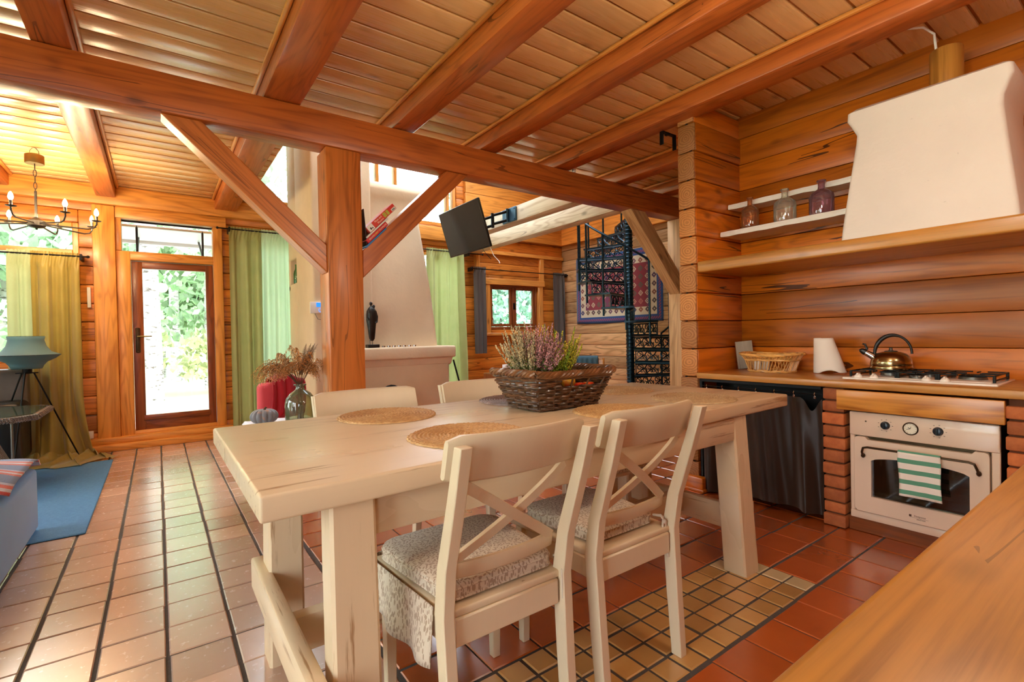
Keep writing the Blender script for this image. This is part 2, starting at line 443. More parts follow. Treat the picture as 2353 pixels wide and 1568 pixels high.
# ---- log walls
def log_wall(name, ax, plane, out, u0, u1, z0, z1, mats, openings=(), lh=.195, bev=.012, th=.17, seed=1):
    rnd = random.Random(seed); mb = MB(); z = z0; row = 0
    while z < z1-.01:
        zt = min(z+lh, z1); us = sorted(set([u0, u1]+[q for o in openings for q in o[:2] if u0 < q < u1 and o[2] < zt and o[3] > z]))
        tt = rnd.uniform(-1, 1); dd = rnd.uniform(-.004, .004)
        # merge runs that are blocked alike
        runs = []
        for a, b in zip(us[:-1], us[1:]):
            mid = (a+b)/2; parts = [(z, zt)]
            for o in openings:
                if o[0] <= mid <= o[1]:
                    np_ = []
                    for (p, q) in parts:
                        if o[3] <= p or o[2] >= q: np_.append((p, q)); continue
                        if p < o[2]: np_.append((p, o[2]))
                        if q > o[3]: np_.append((o[3], q))
                    parts = np_
            if runs and runs[-1][1] == a and runs[-1][2] == parts: runs[-1] = (runs[-1][0], b, parts)
            else: runs.append((a, b, parts))
        for a, b, parts in runs:
            for (p, q) in parts:
                if q-p < .005: continue
                d0, d1 = plane+dd, plane+out*th
                if ax == 'X': mb.box((a, min(d0, d1), p), (b, max(d0, d1), q-.003), bev, 2, 0, tt)
                else: mb.box((min(d0, d1), a, p), (max(d0, d1), b, q-.003), bev, 2, 0, tt)
                m0, m1 = plane+out*.05, plane+out*(th-.03)
                if not openings: continue
                if ax == 'X': mb.box((a, min(m0, m1), p), (b, max(m0, m1), q), m=1)
                else: mb.box((min(m0, m1), a, p), (max(m0, m1), b, q), m=1)
        # plain dark backing behind the joints between logs
        z = zt; row += 1
    for (a, b, p, q) in ([(u0, u1, z0, z1)] if not openings else []):
        m0, m1 = plane+out*.05, plane+out*(th-.02)
        if ax == 'X': mb.box((a, min(m0, m1), p), (b, max(m0, m1), q), m=1)
        else: mb.box((min(m0, m1), a, p), (max(m0, m1), b, q), m=1)
    return struct(mb, name, mats)
M_JOINT = plain('log_joint_dark', '2A1408', .95)
OP_BACK = [(-2.60, -.63, .95, 2.36), (-.33, .63, 0, 2.44), (.72, 1.75, .10, 2.40), (3.20, 3.86, .10, 2.40), (4.36, 5.38, 1.22, 1.97), (.90, 3.80, 2.80, 4.40)]
log_wall('wall_back', 'X', 6.65, 1, -3.3, 5.97, 0, 4.68, [M_LOG['X'], M_JOINT], OP_BACK, .192, seed=2)
log_wall('wall_right', 'Y', 5.97, 1, 2.10, 6.82, 0, 4.68, [M_PLOG['Y'], M_JOINT], lh=.187, seed=5)
log_wall('wall_kitchen', 'Y', 3.68, 1, -2.45, 2.17, 0, 2.85, [M_KLOG['Y'], M_JOINT], lh=.2, seed=11, bev=.004)
log_wall('wall_gallery', 'X', 2.175, -1, 3.69, 6.12, 0, 2.85, [M_PLOG['X'], M_JOINT], lh=.2, seed=12)
OP_L = [(-1.2, 1.0, .2, 2.5), (1.2, 3.4, .2, 2.5), (3.6, 5.9, .2, 2.5)]  # left-wall windows out of view, enlarged to let in more daylight as fill
log_wall('wall_left', 'Y', -3.3, -1, -2.45, 6.82, 0, 2.85, [M_LOG['Y'], M_JOINT], OP_L, seed=21)
log_wall('wall_front', 'X', -2.3, -1, -3.3, 3.68, 0, 2.85, [M_LOG['X'], M_JOINT], [(-2.6, -1.4, 1.0, 2.2)], seed=23)
def partition():
    rnd = random.Random(4); mb = MB(); z = 0; x0 = 3.085
    while z < 2.74:
        zt = min(z+.2, 2.75); t = rnd.uniform(-1, 1); dx = rnd.uniform(-.006, .006); dy = rnd.uniform(-.006, .006)
        mb.box((x0+dx+.012, 2.03+dy, z), (3.69, 2.172, zt-.003), .012, 2, 0, t)
        mb.box((x0+dx, 2.034+dy, z+.002), (x0+dx+.014, 2.168, zt-.005), .010, 2, 1, t)
        # the dovetail keys let into the log ends
        q = rnd.uniform(.02, .09); mb.box((x0+dx-.0012, 2.03+q, zt-.007), (x0+dx+.01, 2.03+q+.016, zt+.004), .002, 1, 2, 0)
        z = zt
    return struct(mb, 'wall_partition', [M_KLOG['X'], M_END, M_JOINT])
partition()

# ---- ceiling of rounded boards, and the high ceiling over the open gallery
def ceiling():
    mb = MB(); rnd = random.Random(9)
    for (x0, x1, y0, y1) in ((-3.35, 6.05, -2.4, 3.72), (-3.35, .90, 3.72, 6.66)):
        n = round((y1-y0)/.17); p = (y1-y0)/n
        for i in range(n):
            t = rnd.uniform(-1, 1)
            mb.box((x0, y0+p*i+.007, 2.76), (x1, y0+p*(i+1)-.007, 2.79), .008, 2, 0, t)
        mb.box((x0, y0, 2.775), (x1, y1, 2.86), m=1)
    struct(mb, 'ceiling', [M_CEIL['X'], plain('groove_wood', 'A86A2C', .5)])
    mb = MB()
    for i in range(18):
        ya, yb = 3.66+.17*i+.004, 3.66+.17*(i+1)-.004; t_ = rnd.uniform(-1, 1)
        runs = [(.80, 6.05)] if i < 3 or i > 14 else [(.80, 1.3), (2.7, 3.2), (4.6, 6.05)]
        for (xa, xb) in runs: mb.box((xa, ya, 4.62), (xb, yb, 4.66), .006, 1, 0, t_)
    struct(mb, 'ceiling_high', [M_CEIL['X']])
    for i, (xa, xb) in enumerate(((1.3, 2.7), (3.2, 4.6))):  # unseen skylights, added to light the gallery from above
        mb = MB(); mb.box((xa, 4.17, 4.67), (xb, 6.22, 4.675)); o = mb.build('window_%d' % (12+i), M_GLASS, smooth=False); o['kind'] = 'structure'
    mb = MB()
    for k in range(11): mb.box((.86, 3.74, 2.86+.17*k), (.90, 6.65, 2.86+.17*k+.166), .005, 1, 0, rnd.uniform(-1, 1))
    struct(mb, 'wall_gallery_left', [M_CEIL['Y']])
    mb = MB()
    for k in range(11): mb.box((.86, 3.69, 2.86+.17*k), (6.0, 3.73, 2.86+.17*k+.166), .005, 1, 0, rnd.uniform(-1, 1))
    struct(mb, 'wall_gallery_front', [M_CEIL['X']])
    # wide boards cladding the upper walls of the gallery
    mb = MB()
    for k in range(6): mb.box((3.93, 6.585, 2.70+.33*k), (5.97, 6.648, 2.70+.33*k+.327), .006, 1, 0, rnd.uniform(-1, 1))
    struct(mb, 'trim_1', [M_TRIM['X']])
    mb = MB()
    for k in range(6): mb.box((5.90, 3.75, 2.70+.33*k), (5.968, 6.585, 2.70+.33*k+.327), .006, 1, 0, rnd.uniform(-.2, 1))
    struct(mb, 'trim_2', [M_TRIM['Y']])
ceiling()

# ---- beams: each timber is a thing
def timber(name, a, b, mat, label, cat='beam', bev=.008, group=None, batten=None, zt=None):
    a = Vector(a); b = Vector(b); c = (a+b)/2
    mb = MB(); mb.box(a, b, bev, 2)
    o = mb.build(name, mat, origin=(c.x, c.y, a.z)); tag(o, label, cat, group)
    if batten:
        for sx in (0, 1):
            x = a.x-.014 if sx == 0 else b.x+.014
            q = MB(); q.box((x-.014, a.y, b.z-.026), (x+.014, b.y, b.z-.001), .01, 2)
            q.build('batten', M_TRIM['Y'], o)
    return o
JG = 'joists under the board ceiling'
JS = [(-1.30, -1.105, 6.55, 'square ceiling joist at the far left behind the chandelier'),
      (-.480, -.320, 6.55, 'ceiling joist running over the pale hall ceiling right of the chandelier'),
      (.565, .786, 6.55, 'broad dark ceiling joist crossing above the left brace of the post'),
      (1.405, 1.576, 3.66, 'ceiling joist ending on the beam just right of the post'),
      (2.150, 2.322, 3.66, 'split ceiling joist over the middle of the table, cracked along its side'),
      (2.945, 3.130, 3.66, 'ceiling joist passing left of the log partition with a black hook under it'),
      (3.755, 3.920, 3.66, 'ceiling joist seen between the hooked joist and the log partition'),
      (4.50, 4.68, 3.66, 'hindmost ceiling joist seen low beside the log partition')]
for (xa, xb, ye, lb) in JS:
    timber('ceiling_joist', (xa, -2.28, 2.632), (xb, ye, 2.758), M_BEAM['Y'], lb, 'beam', .012, JG, batten=True)
timber('tie_beam', (-2.6, 3.35, 2.405), (5.9, 3.525, 2.630), M_BEAM['X'], 'long red-brown beam crossing the room on the square post', 'beam', .010)
timber('square_post', (.930, 3.352, .0), (1.168, 3.570, 2.404), M_POST['Z'], 'thick square wooden post under the long beam, left of the fireplace hood', 'post', .012)
timber('slim_post', (4.80, 3.352, .0), (4.98, 3.53, 2.404), M_PLOG['Z'], 'paler post close behind the log partition end', 'post', .012)
def brace(x0, z0, x1, z1, wid, y0, y1, mat, label, xpost):
    "a square timber cut plumb against its post and level under the beam"
    a = math.atan2(z1-z0, x1-x0); d = (math.cos(a), math.sin(a)); n = (-math.sin(a), math.cos(a)); poly = []
    for s, ends in ((-wid/2, (0, 1)), (wid/2, (1, 0))):
        px, pz = x0+n[0]*s, z0+n[1]*s
        for e in ends:
            t = (xpost-px)/d[0] if e == 0 else (2.404-pz)/d[1]
            poly.append((px+d[0]*t-x0, pz+d[1]*t-z0))
    loc = [(u*d[0]+v*d[1], u*n[0]+v*n[1]) for u, v in poly]
    mb = MB(); mb.prism(loc, y0, y1, 'y')
    o = mb.build('brace', mat); o.location = (x0, 0, z0); o.rotation_euler = (0, -a, 0)
    bv = o.modifiers.new('edge', 'BEVEL'); bv.width = .006; bv.segments = 2
    return tag(o, label, 'beam', 'diagonal braces of the post frame')
brace(.985, 1.600, .10, 2.440, .135, 3.365, 3.50, M_POST['X'], 'diagonal brace rising left from the square post to the beam', .929)
brace(1.115, 1.580, 1.955, 2.420, .135, 3.365, 3.50, M_BEAM['X'], 'diagonal brace rising right from the square post with books on it', 1.169)
brace(4.78, 1.69, 4.10, 2.404, .165, 3.37, 3.51, M_PLOG['X'], 'diagonal brace leaning from the paler post in front of the spiral stair', 4.799)
timber('gallery_beam', (3.35, 3.53, 2.425), (3.50, 5.62, 2.60), M_WHITEB['Y'], 'whitewashed beam carrying the television bracket', 'beam', .006, 'whitewashed gallery beams')
timber('gallery_beam', (3.93, 3.53, 2.415), (4.10, 6.575, 2.60), M_WHITEB['Y'], 'whitewashed beam to the right of the one with the television bracket', 'beam', .006, 'whitewashed gallery beams')
timber('wall_plate', (-2.9, 6.55, 2.56), (3.92, 6.67, 2.757), M_TRIM['X'], 'heavy golden beam lying on the wall above the glazed door', 'beam', .01)

# ---- doors and windows of the back wall
def frame(name, x0, x1, z0, z1, y, w=.06, d=.10, mats=None, mull=(), trans=(), sash=None, glass=True, sill=None, handle=None, mat='trim'):
    mb = MB(); MT = mats or M_TRIM
    ya, yb = y, y+d
    mb.box((x0, ya, z0), (x0+w, yb, z1), .006, 1, 0); mb.box((x1-w, ya, z0), (x1, yb, z1), .006, 1, 0)
    mb.box((x0+w-.002, ya, z1-w), (x1-w+.002, yb, z1), .006, 1, 1); mb.box((x0+w-.002, ya, z0), (x1-w+.002, yb, z0+w), .006, 1, 1)
    for m in mull: mb.box((m-w*.45, ya, z0+w), (m+w*.45, yb, z1-w), .006, 1, 0)
    for t in trans: mb.box((x0+w, ya, t-w*.45), (x1-w, yb, t+w*.45), .006, 1, 1)
    o = struct(mb, name, [MT['Z'], MT['X']], origin=((x0+x1)/2, y, z0))
    if glass:
        g = MB(); g.box((x0+w*.5, y+d*.55, z0+w*.5), (x1-w*.5, y+d*.55+.004, z1-w*.5)); g.build('window_pane', M_GLASS, o, smooth=False)
    return o
w1 = frame('window_1', -2.60, -.63, .95, 2.36, 6.67, .05, .09, trans=(2.06,))
w2 = frame('window_2', .72, 1.75, .10, 2.40, 6.67, .05, .09)
w3 = frame('window_3', 3.20, 3.86, .10, 2.40, 6.67, .05, .09)
w4 = frame('window_4', .90, 3.80, 2.80, 4.40, 6.67, .055, .09, mull=(1.45, 2.55, 2.82, 3.66))
w5 = frame('window_5', 4.36, 5.38, 1.22, 1.97, 6.66, .045, .10, mats=M_DOOR, mull=(4.87,))
fr = MB()
fr.box((4.24, 6.585, 1.95), (5.50, 6.66, 2.05), .006, 1, 1); fr.box((4.27, 6.60, 1.16), (4.37, 6.66, 1.96), .006, 1, 0); fr.box((5.37, 6.60, 1.16), (5.47, 6.66, 1.96), .006, 1, 0)
fr.box((4.22, 6.56, 1.12), (5.52, 6.66, 1.165), .006, 1, 1)
for x in (4.10, 5.42): fr.box((x, 6.61, 2.05), (x+.09, 6.66, 2.46), .006, 1, 0)
fr.box((3.95, 6.60, 2.44), (5.96, 6.66, 2.50), .006, 1, 1)
struct(fr, 'trim_3', [M_TRIM['Z'], M_TRIM['X']])
# muntins of the two sashes, and a latch
sb = MB(); 
for (a, b) in ((4.41, 4.845), (4.895, 5.335)):
    sb.box((a, 6.675, 1.27), (a+.045, 6.72, 1.925), .005, 1); sb.box((b-.045, 6.675, 1.27), (b, 6.72, 1.925), .005, 1)
    sb.box((a+.04, 6.675, 1.27), (b-.04, 6.72, 1.315), .005, 1); sb.box((a+.04, 6.675, 1.88), (b-.04, 6.72, 1.925), .005, 1)
sb.build('sash', M_DOOR['Z'], w5)
q = MB(); q.box((4.855, 6.63, 1.55), (4.885, 6.66, 1.66), .006, 2); q.build('latch', M_BLACK, w5)
# door frame, posts and sill
tm = MB()
tm.box((-.520, 6.585, .02), (-.335, 6.70, 2.555), .010, 2, 0)         # broad log post left of the door
struct(tm, 'trim_4', [M_TRIM['Z']])
tm = MB()
tm.box((-.335, 6.62, .13), (-.215, 6.78, 2.10), .008, 2, 0); tm.box((.545, 6.62, .13), (.640, 6.78, 2.56), .008, 2, 0)
tm.box((-.335, 6.62, 2.10), (-.285, 6.78, 2.56), .008, 2, 0)
tm.box((-.30, 6.625, 2.005), (.56, 6.78, 2.10), .008, 2, 1); tm.box((-.335, 6.60, 2.44), (.68, 6.70, 2.56), .008, 2, 1)
tm.box((-.60, 6.555, .065), (.70, 6.66, .135), .012, 2, 1); tm.box((-.33, 6.63, .12), (.64, 6.80, .172), .008, 2, 1)
struct(tm, 'trim_5', [M_TRIM['Z'], M_TRIM['X']])
tm = MB(); tm.box((-3.2, 6.50, 0), (.95, 6.66, .07), .012, 2); tm.box((2.9, 6.56, 0), (5.95, 6.66, .09), .012, 2)
struct(tm, 'baseboard_back', [M_TRIM['X']])
tm = MB(); tm.box((5.90, 2.2, 0), (5.98, 6.6, .09), .012, 2); struct(tm, 'baseboard_right', [M_TRIM['Y']])
tm = MB(); tm.box((3.035, 1.975, 0), (3.10, 2.175, .10), .010, 2, 0); tm.box((3.025, 1.962, 0), (3.12, 2.18, .022), .006, 2, 0); tm.box((3.05, 2.165, 0), (3.70, 2.21, .10), .010, 2, 0)
struct(tm, 'baseboard_partition', [M_KLOG['Y']])
g = MB(); g.box((-.285, 6.72, 2.10), (.545, 6.724, 2.44)); gt = g.build('window_6', M_GLASS, smooth=False); gt['kind'] = 'structure'
def glazed_door():
    mb = MB(); x0, x1, z0, z1 = -.212, .542, .17, 2.0; y0, y1 = 6.665, 6.725; w = .095
    mb.box((x0, y0, z0), (x0+w, y1, z1), .006, 2, 0); mb.box((x1-w+.02, y0, z0), (x1, y1, z1), .006, 2, 0)
    mb.box((x0+w-.002, y0, z1-.075), (x1-w+.022, y1, z1), .006, 2, 1); mb.box((x0+w-.002, y0, z0), (x1-w+.022, y1, z0+.15), .006, 2, 1)
    mb.box((x0+w-.02, y0-.012, z0+.10), (x1-w+.04, y0+.02, z0+.16), .006, 2, 1)
    d = struct(mb, 'door_1', [M_DOOR['Z'], M_DOOR['X']], origin=((x0+x1)/2, y0, z0))
    g = MB(); g.box((x0+w-.01, 6.69, z0+.13), (x1-w+.03, 6.694, z1-.06)); g.build('door_pane', M_GLASS, d, smooth=False)
    h = MB(); h.box((x0+.022, 6.652, 1.02), (x0+.062, 6.668, 1.27), .014, 3); h.ball((x0+.042, 6.66, 1.27), (.021, .009, .012)); h.ball((x0+.042, 6.66, 1.02), (.021, .009, .012))
    p = h.build('lock_plate', M_BRONZE, d)
    h = MB(); h.tube([(x0+.042, 6.66, 1.185), (x0+.042, 6.615, 1.185), (x0+.07, 6.60, 1.186), (x0+.165, 6.60, 1.187)], [.008, .008, .009, .006], 8)
    h.build('door_handle', M_BRASS, d)
glazed_door()
for i, (ya, yb) in enumerate(((-1.2, 1.0), (1.2, 3.4), (3.6, 5.9))):
    mb = MB(); x = -3.40; za, zb = .2, 2.5
    for y in (ya, yb-.06): mb.box((x, y, za), (x+.08, y+.06, zb), .005)
    for z in (za, zb-.06): mb.box((x, ya, z), (x+.08, yb, z+.06), .005)
    mb.box((x, (ya+yb)/2-.03, za), (x+.08, (ya+yb)/2+.03, zb), .005)
    o = struct(mb, 'window_%d' % (7+i), [M_TRIM['Z']])
    g = MB(); g.box((x+.04, ya, za), (x+.044, yb, zb)); g.build('window_pane', M_GLASS, o, smooth=False)
for i, (xa, xb, za, zb) in enumerate(((-2.6, -1.4, 1.0, 2.2),)):
    mb = MB(); y = -2.42
    for x in (xa, xb-.06, (xa+xb)/2): mb.box((x, y, za), (x+.06, y+.08, zb), .005)
    for z in (za, zb-.06): mb.box((xa, y, z), (xb, y+.08, z+.06), .005)
    o = struct(mb, 'window_%d' % (10+i), [M_TRIM['Z']])
    g = MB(); g.box((xa, y+.04, za), (xb, y+.044, zb)); g.build('window_pane', M_GLASS, o, smooth=False)

# ---- fireplace: plastered stack, tapering hood, mantel and hearth body in one piece of masonry
def fireplace():
    t = thing('fireplace', 'large cream plastered fireplace with a tapering hood and mantel behind the square post', 'fireplace', (2.0, 5.9, 0))
    # stack with a niche in its far left corner
    mb = MB()
    mb.box((1.31, 5.30, 0), (1.95, 6.02, 4.62), .03, 3); mb.box((1.31, 5.98, 0), (1.95, 6.40, 1.78), .02, 3)
    mb.box((1.31, 5.98, 2.06), (1.95, 6.40, 4.62), .02, 3); mb.box((1.50, 5.98, 1.7), (1.95, 6.40, 2.1), .01, 1); mb.box((1.31, 6.32, 1.7), (1.95, 6.40, 2.1), .01, 1)
    mb.build('chimney_stack', M_PLAST, t)
    def rect(x0, x1, y0, y1, z): return (x0, x1, y0, y1, z)
    secs = [rect(1.62, 2.765, 5.33, 6.3, 1.00), rect(1.64, 2.735, 5.335, 6.28, 1.3), rect(1.66, 2.69, 5.345, 6.25, 1.7), rect(1.68, 2.63, 5.36, 6.22, 2.1),
            rect(1.70, 2.575, 5.37, 6.18, 2.45), rect(1.70, 2.56, 5.37, 6.16, 2.62), rect(1.70, 2.59, 5.36, 6.16, 2.72), rect(1.70, 2.635, 5.34, 6.18, 2.80), rect(1.70, 2.62, 5.35, 6.17, 2.86), rect(1.72, 2.56, 5.40, 6.12, 2.895)]
    def ring(s):
        x0, x1, y0, y1, z = s; r = .06; pts = []
        for (cx, cy_, a0) in ((x1-r, y0+r, -90), (x1-r, y1-r, 0), (x0+r, y1-r, 90), (x0+r, y0+r, 180)):
            for k in range(6): a = math.radians(a0+18*k); pts.append((cx+r*math.cos(a), cy_+r*math.sin(a), z))
        return pts
    vs = []; fs = []
    for s in secs: vs += ring(s)
    n = 24
    for i in range(len(secs)-1):
        for j in range(n): fs.append((i*n+j, i*n+(j+1) % n, (i+1)*n+(j+1) % n, (i+1)*n+j))
    fs.append([(len(secs)-1)*n+j for j in range(n)])
    mb = MB(); mb.add(vs, fs); mb.build('hood', M_PLAST, t, angle=60)
    mb = MB(); mb.box((1.50, 5.16, .875), (2.905, 6.30, 1.012), .02, 3)
    mb.prism([(5.20, .885), (5.24, .80), (5.30, .78), (6.2, .78), (6.2, .885)], 1.56, 2.88, 'x')
    mb.build('mantel', M_PLAST, t)
    mb = MB(); mb.box((1.60, 5.25, 0), (2.86, 6.25, .88), .025, 3); mb.build('hearth_body', M_PLAST, t)
fireplace()
# ---- outside: paved terrace, glass canopy, trees
tm = MB(); tm.box((-9, 6.84, -.2), (12, 9.6, -.02)); tm.box((-30, 9.6, -.3), (30, 40, -.06), m=1); tm.box((-20, -12, -.3), (-3.5, 9.7, -.06), m=1)
def gmat():
    N = NT('terrace_paving'); v = N.coord(rnd=False); n = N.noise(v, 1.2, 4, .6); m = N.noise(v, 14, 4, .6)
    return N.set(Base_Color=N.mix(N.math('MULTIPLY_ADD', n, .6, N.math('MULTIPLY', m, .4)), lin('8C8882'), lin('BCB6AE')), Roughness=.8)
struct(tm, 'ground', [gmat(), leafmat('forest_floor', '98A078', 'B4B490', 0.1)])
M_BIRCH = None
def birchmat():
    N = NT('birch_bark'); v = N.coord(); n = N.noise(N.node('ShaderNodeMapping', {'Vector': v, 'Scale': (6, 6, 22)}).outputs[0], 1, 4, .65)
    k = N.node('ShaderNodeMapRange', {'Value': n, 'From Min': .56, 'From Max': .64}).outputs[0]
    return N.set(Base_Color=N.mix(k, lin('A8A6A2'), lin('48443E')), Roughness=.8)
M_BIRCH = birchmat()
M_LEAF = leafmat('bright_leaves', '7A9E78', 'B4CCA4'); M_FIR = leafmat('fir_needles', '4E7E64', '8EB49A', .25); M_BUSH = leafmat('shrub_leaves', '98AC78', 'CCD0A0')
def leaves(mb, rnd, c, r, n, s, flat=.7, droop=0):
    for _ in range(n):
        while True:
            p = Vector((rnd.uniform(-1, 1), rnd.uniform(-1, 1), rnd.uniform(-1, 1)))
            if p.length < 1: break
        p = Vector((c[0]+p.x*r[0], c[1]+p.y*r[1], c[2]+p.z*r[2]))
        a = Vector((rnd.gauss(0, 1), rnd.gauss(0, 1), rnd.gauss(0, flat))).normalized(); b = a.orthogonal().normalized()
        b = (Matrix.Rotation(rnd.uniform(0, 6.3), 3, a) @ b); k = s*rnd.uniform(.6, 1.3)
        d = a.cross(b)*k*.55; b = b*k
        mb.add([p-b, p+d, p+b, p-d], [(0, 1, 2, 3)], 0, rnd.uniform(-1, 1))
def tree(x, y, h, r, label, kind, seed, zc=None, rr=None, n=900, s=.10, name='birch_tree'):
    rnd = random.Random(seed)
    t = thing(name, label, 'tree', (x, y, -.06), 'trees outside the windows')
    mb = MB(); mb.tube([(x, y, -.06), (x+rnd.uniform(-.05, .05), y, h*.4), (x+rnd.uniform(-.15, .15), y, h)], [r, r*.85, r*.4], 12)
    if kind != 'fir':
        for k in range(5):
            z = h*(.45+.1*k); a = rnd.uniform(0, 6.3); mb.tube([(x, y, z), (x+math.cos(a)*.5, y+math.sin(a)*.5, z+.4), (x+math.cos(a)*1.1, y+math.sin(a)*1.1, z+.6)], [r*.3, r*.2, r*.08], 6)
    mb.build('trunk', M_BIRCH if kind == 'birch' else M_DOOR['Z'], t)
    mb = MB()
    if kind == 'fir':
        for k in range(16):
            z = .5+h*k/17; q = (1-k/17)*rr+.15
            for j in range(11):
                a = 2*PI*j/11+k*.4
                for m in range(9):
                    d = q*(m+1)/9; leaves(mb, rnd, (x+d*math.cos(a), y+d*math.sin(a), z-.35*d), (.12, .12, .10), 5, s)
    else:
        zc = zc or h*.8; rr = rr or 1.3
        for k in range(9):
            c = (x+rnd.uniform(-rr, rr), y+rnd.uniform(-rr, rr)*.7, zc+rnd.uniform(-.45, .45)*h*.5); leaves(mb, rnd, c, (rr*.55, rr*.5, rr*.4), n//9, s)
    mb.build('crown', {'birch': M_LEAF, 'bush': M_BUSH, 'fir': M_FIR}[kind], t)
tree(-.10, 12.2, 8, .20, 'thick birch trunk standing straight behind the glazed door pane', 'birch', 1, 4.5, 2.0, 1500, .12)
tree(1.05, 14.5, 8, .12, 'slender birch seen at the right side of the door pane', 'birch', 2, 3.2, 1.7, 1500, .13)
tree(-1.0, 15.5, 9, .15, 'birch trunk at the left edge of the door pane', 'birch', 3, 3.0, 2.0, 1500, .13)
tree(.45, 18.0, 9, .14, 'distant birch between the two nearer trunks in the door', 'birch', 4, 3.6, 2.2, 1500, .15)
tree(1.15, 12.9, 2.0, .03, 'bright leafy shrub low at the right of the door pane', 'bush', 5, 1.0, .75, 1100, .09, 'shrub')
tree(-.75, 13.4, 1.7, .03, 'leafy shrub low at the left of the door pane', 'bush', 6, .8, .7, 1000, .09, 'shrub')
tree(-3.4, 11.5, 6, .12, 'leafy tree outside the left window', 'birch', 7, 2.2, 1.6, 1800, .12)
tree(8.0, 12.5, 8, .16, 'drooping fir outside the left sash of the small window', 'fir', 8, rr=2.3, s=.11, name='fir_tree')
tree(10.8, 13.5, 9, .16, 'fir outside the right sash of the small window', 'fir', 9, rr=2.4, s=.11, name='fir_tree')
tree(2.9, 13.5, 9, .16, 'tall birch above the fireplace in the high windows', 'birch', 10, 6.2, 2.2, 1800, .13)
tree(-7.5, 2.2, 7, .16, 'leafy tree outside the near left wall window', 'birch', 12, 2.6, 2.2, 2200, .14)
tree(-8.0, 5.0, 7, .16, 'leafy tree outside the far left wall window', 'birch', 13, 2.2, 2.2, 2200, .14)
_r = random.Random(77)
for k in range(13):   # the wood closes behind the nearer trees
    x = -9+1.75*k+_r.uniform(-.5, .5); y = 20+_r.uniform(-1.5, 2.0)
    tree(x, y, 9, .13+.04*_r.random(), 'far birch in the wood seen through the door and windows', 'birch', 100+k, 3.4, 2.3, 1100, .26)
cn = thing('door_canopy', 'pale canopy on two black brackets outside above the door', 'canopy', (.12, 7.3, 2.36))
mb = MB(); mb.box((-.75, 6.84, 2.40), (1.1, 7.75, 2.43), .004); mb.box((-.75, 7.70, 2.36), (1.1, 7.75, 2.44), .004); mb.build('canopy_roof', plain('canopy_panel', 'C8D4DA', .4), cn)
for x in (-.16, .46):
    mb = MB(); mb.tube([(x, 6.84, 2.10), (x, 7.5, 2.40)], .012, 6); mb.tube([(x, 6.85, 2.08), (x, 6.85, 2.42)], .012, 6); mb.build('bracket', M_BLACK, cn)
# ================================================================ TABLE AND CHAIRS
TZ = .785
def table():
    t = thing('dining_table', 'long whitewashed wooden dining table set with round mats', 'table', (1.42, 1.70, 0))
    c = [(.168, 1.165), (2.655, 1.225), (2.60, 2.215), (.165, 2.205)]
    bm = bmesh.new(); lo = [bm.verts.new((x, y, TZ-.062)) for x, y in c]; hi = [bm.verts.new((x, y, TZ)) for x, y in c]
    bm.faces.new(lo[::-1]); bm.faces.new(hi)
    for i in range(4): bm.faces.new((lo[i], lo[(i+1) % 4], hi[(i+1) % 4], hi[i]))
    bmesh.ops.bevel(bm, geom=bm.edges[:], offset=.008, segments=3, profile=.5, affect='EDGES'); bm.verts.index_update()
    mb = MB(); mb.add([tuple(v.co) for v in bm.verts], [[v.index for v in f.verts] for f in bm.faces]); bm.free()
    mb.build('tabletop', M_TABLE['X'], t)
    zt = TZ-.064
    def leg(x0, x1, y0, y1, dy):
        b = MB(); e = .008
        for k in range(1):
            lo_ = (x0, x1, y0+dy, y1+dy); hi_ = (x0+.004, x1-.004, y0, y1)
            vs = []
            for (xa, xb, ya, yb, z) in ((*lo_, 0.0), (*hi_, zt)):
                vs += [(xa+e, ya, z), (xb-e, ya, z), (xb, ya+e, z), (xb, yb-e, z), (xb-e, yb, z), (xa+e, yb, z), (xa, yb-e, z), (xa, ya+e, z)]
            fs = [list(range(8))[::-1], list(range(8, 16))]+[(i, (i+1) % 8, 8+(i+1) % 8, 8+i) for i in range(8)]
            b.add(vs, fs)
        b.build('leg', M_TABLE['Z'], t)
    leg(.315, .435, 1.185, 1.27, -.02); leg(.285, .40, 1.80, 1.92, .03); leg(2.13, 2.25, 1.225, 1.335, -.05); leg(2.13, 2.25, 1.84, 1.95, .03)
    b = MB(); b.box((.43, 1.222, .615), (2.135, 1.255, zt), .008, 2); b.build('apron', M_TABLE['X'], t)
    b = MB(); b.box((.40, 1.86, .60), (2.135, 1.895, zt), .008, 2); b.build('apron', M_TABLE['X'], t)
    # end rails half lapped over the legs, long stretcher tying them
    b = MB(); b.box((.255, 1.12, .225), (.30, 1.99, .335), .008, 2); b.build('end_rail', M_TABLE['Y'], t)
    b = MB(); b.box((2.165, 1.30, .18), (2.205, 1.90, .30), .008, 2); b.build('end_rail', M_TABLE['Y'], t)
    b = MB(); b.box((.30, 1.52, .20), (2.17, 1.57, .31), .008, 2); b.build('stretcher', M_TABLE['X'], t)
    b = MB(); b.box((2.249, 1.215, .19), (2.285, 1.25, .31), .006, 2); b.build('peg', M_TABLE['Z'], t)
table()

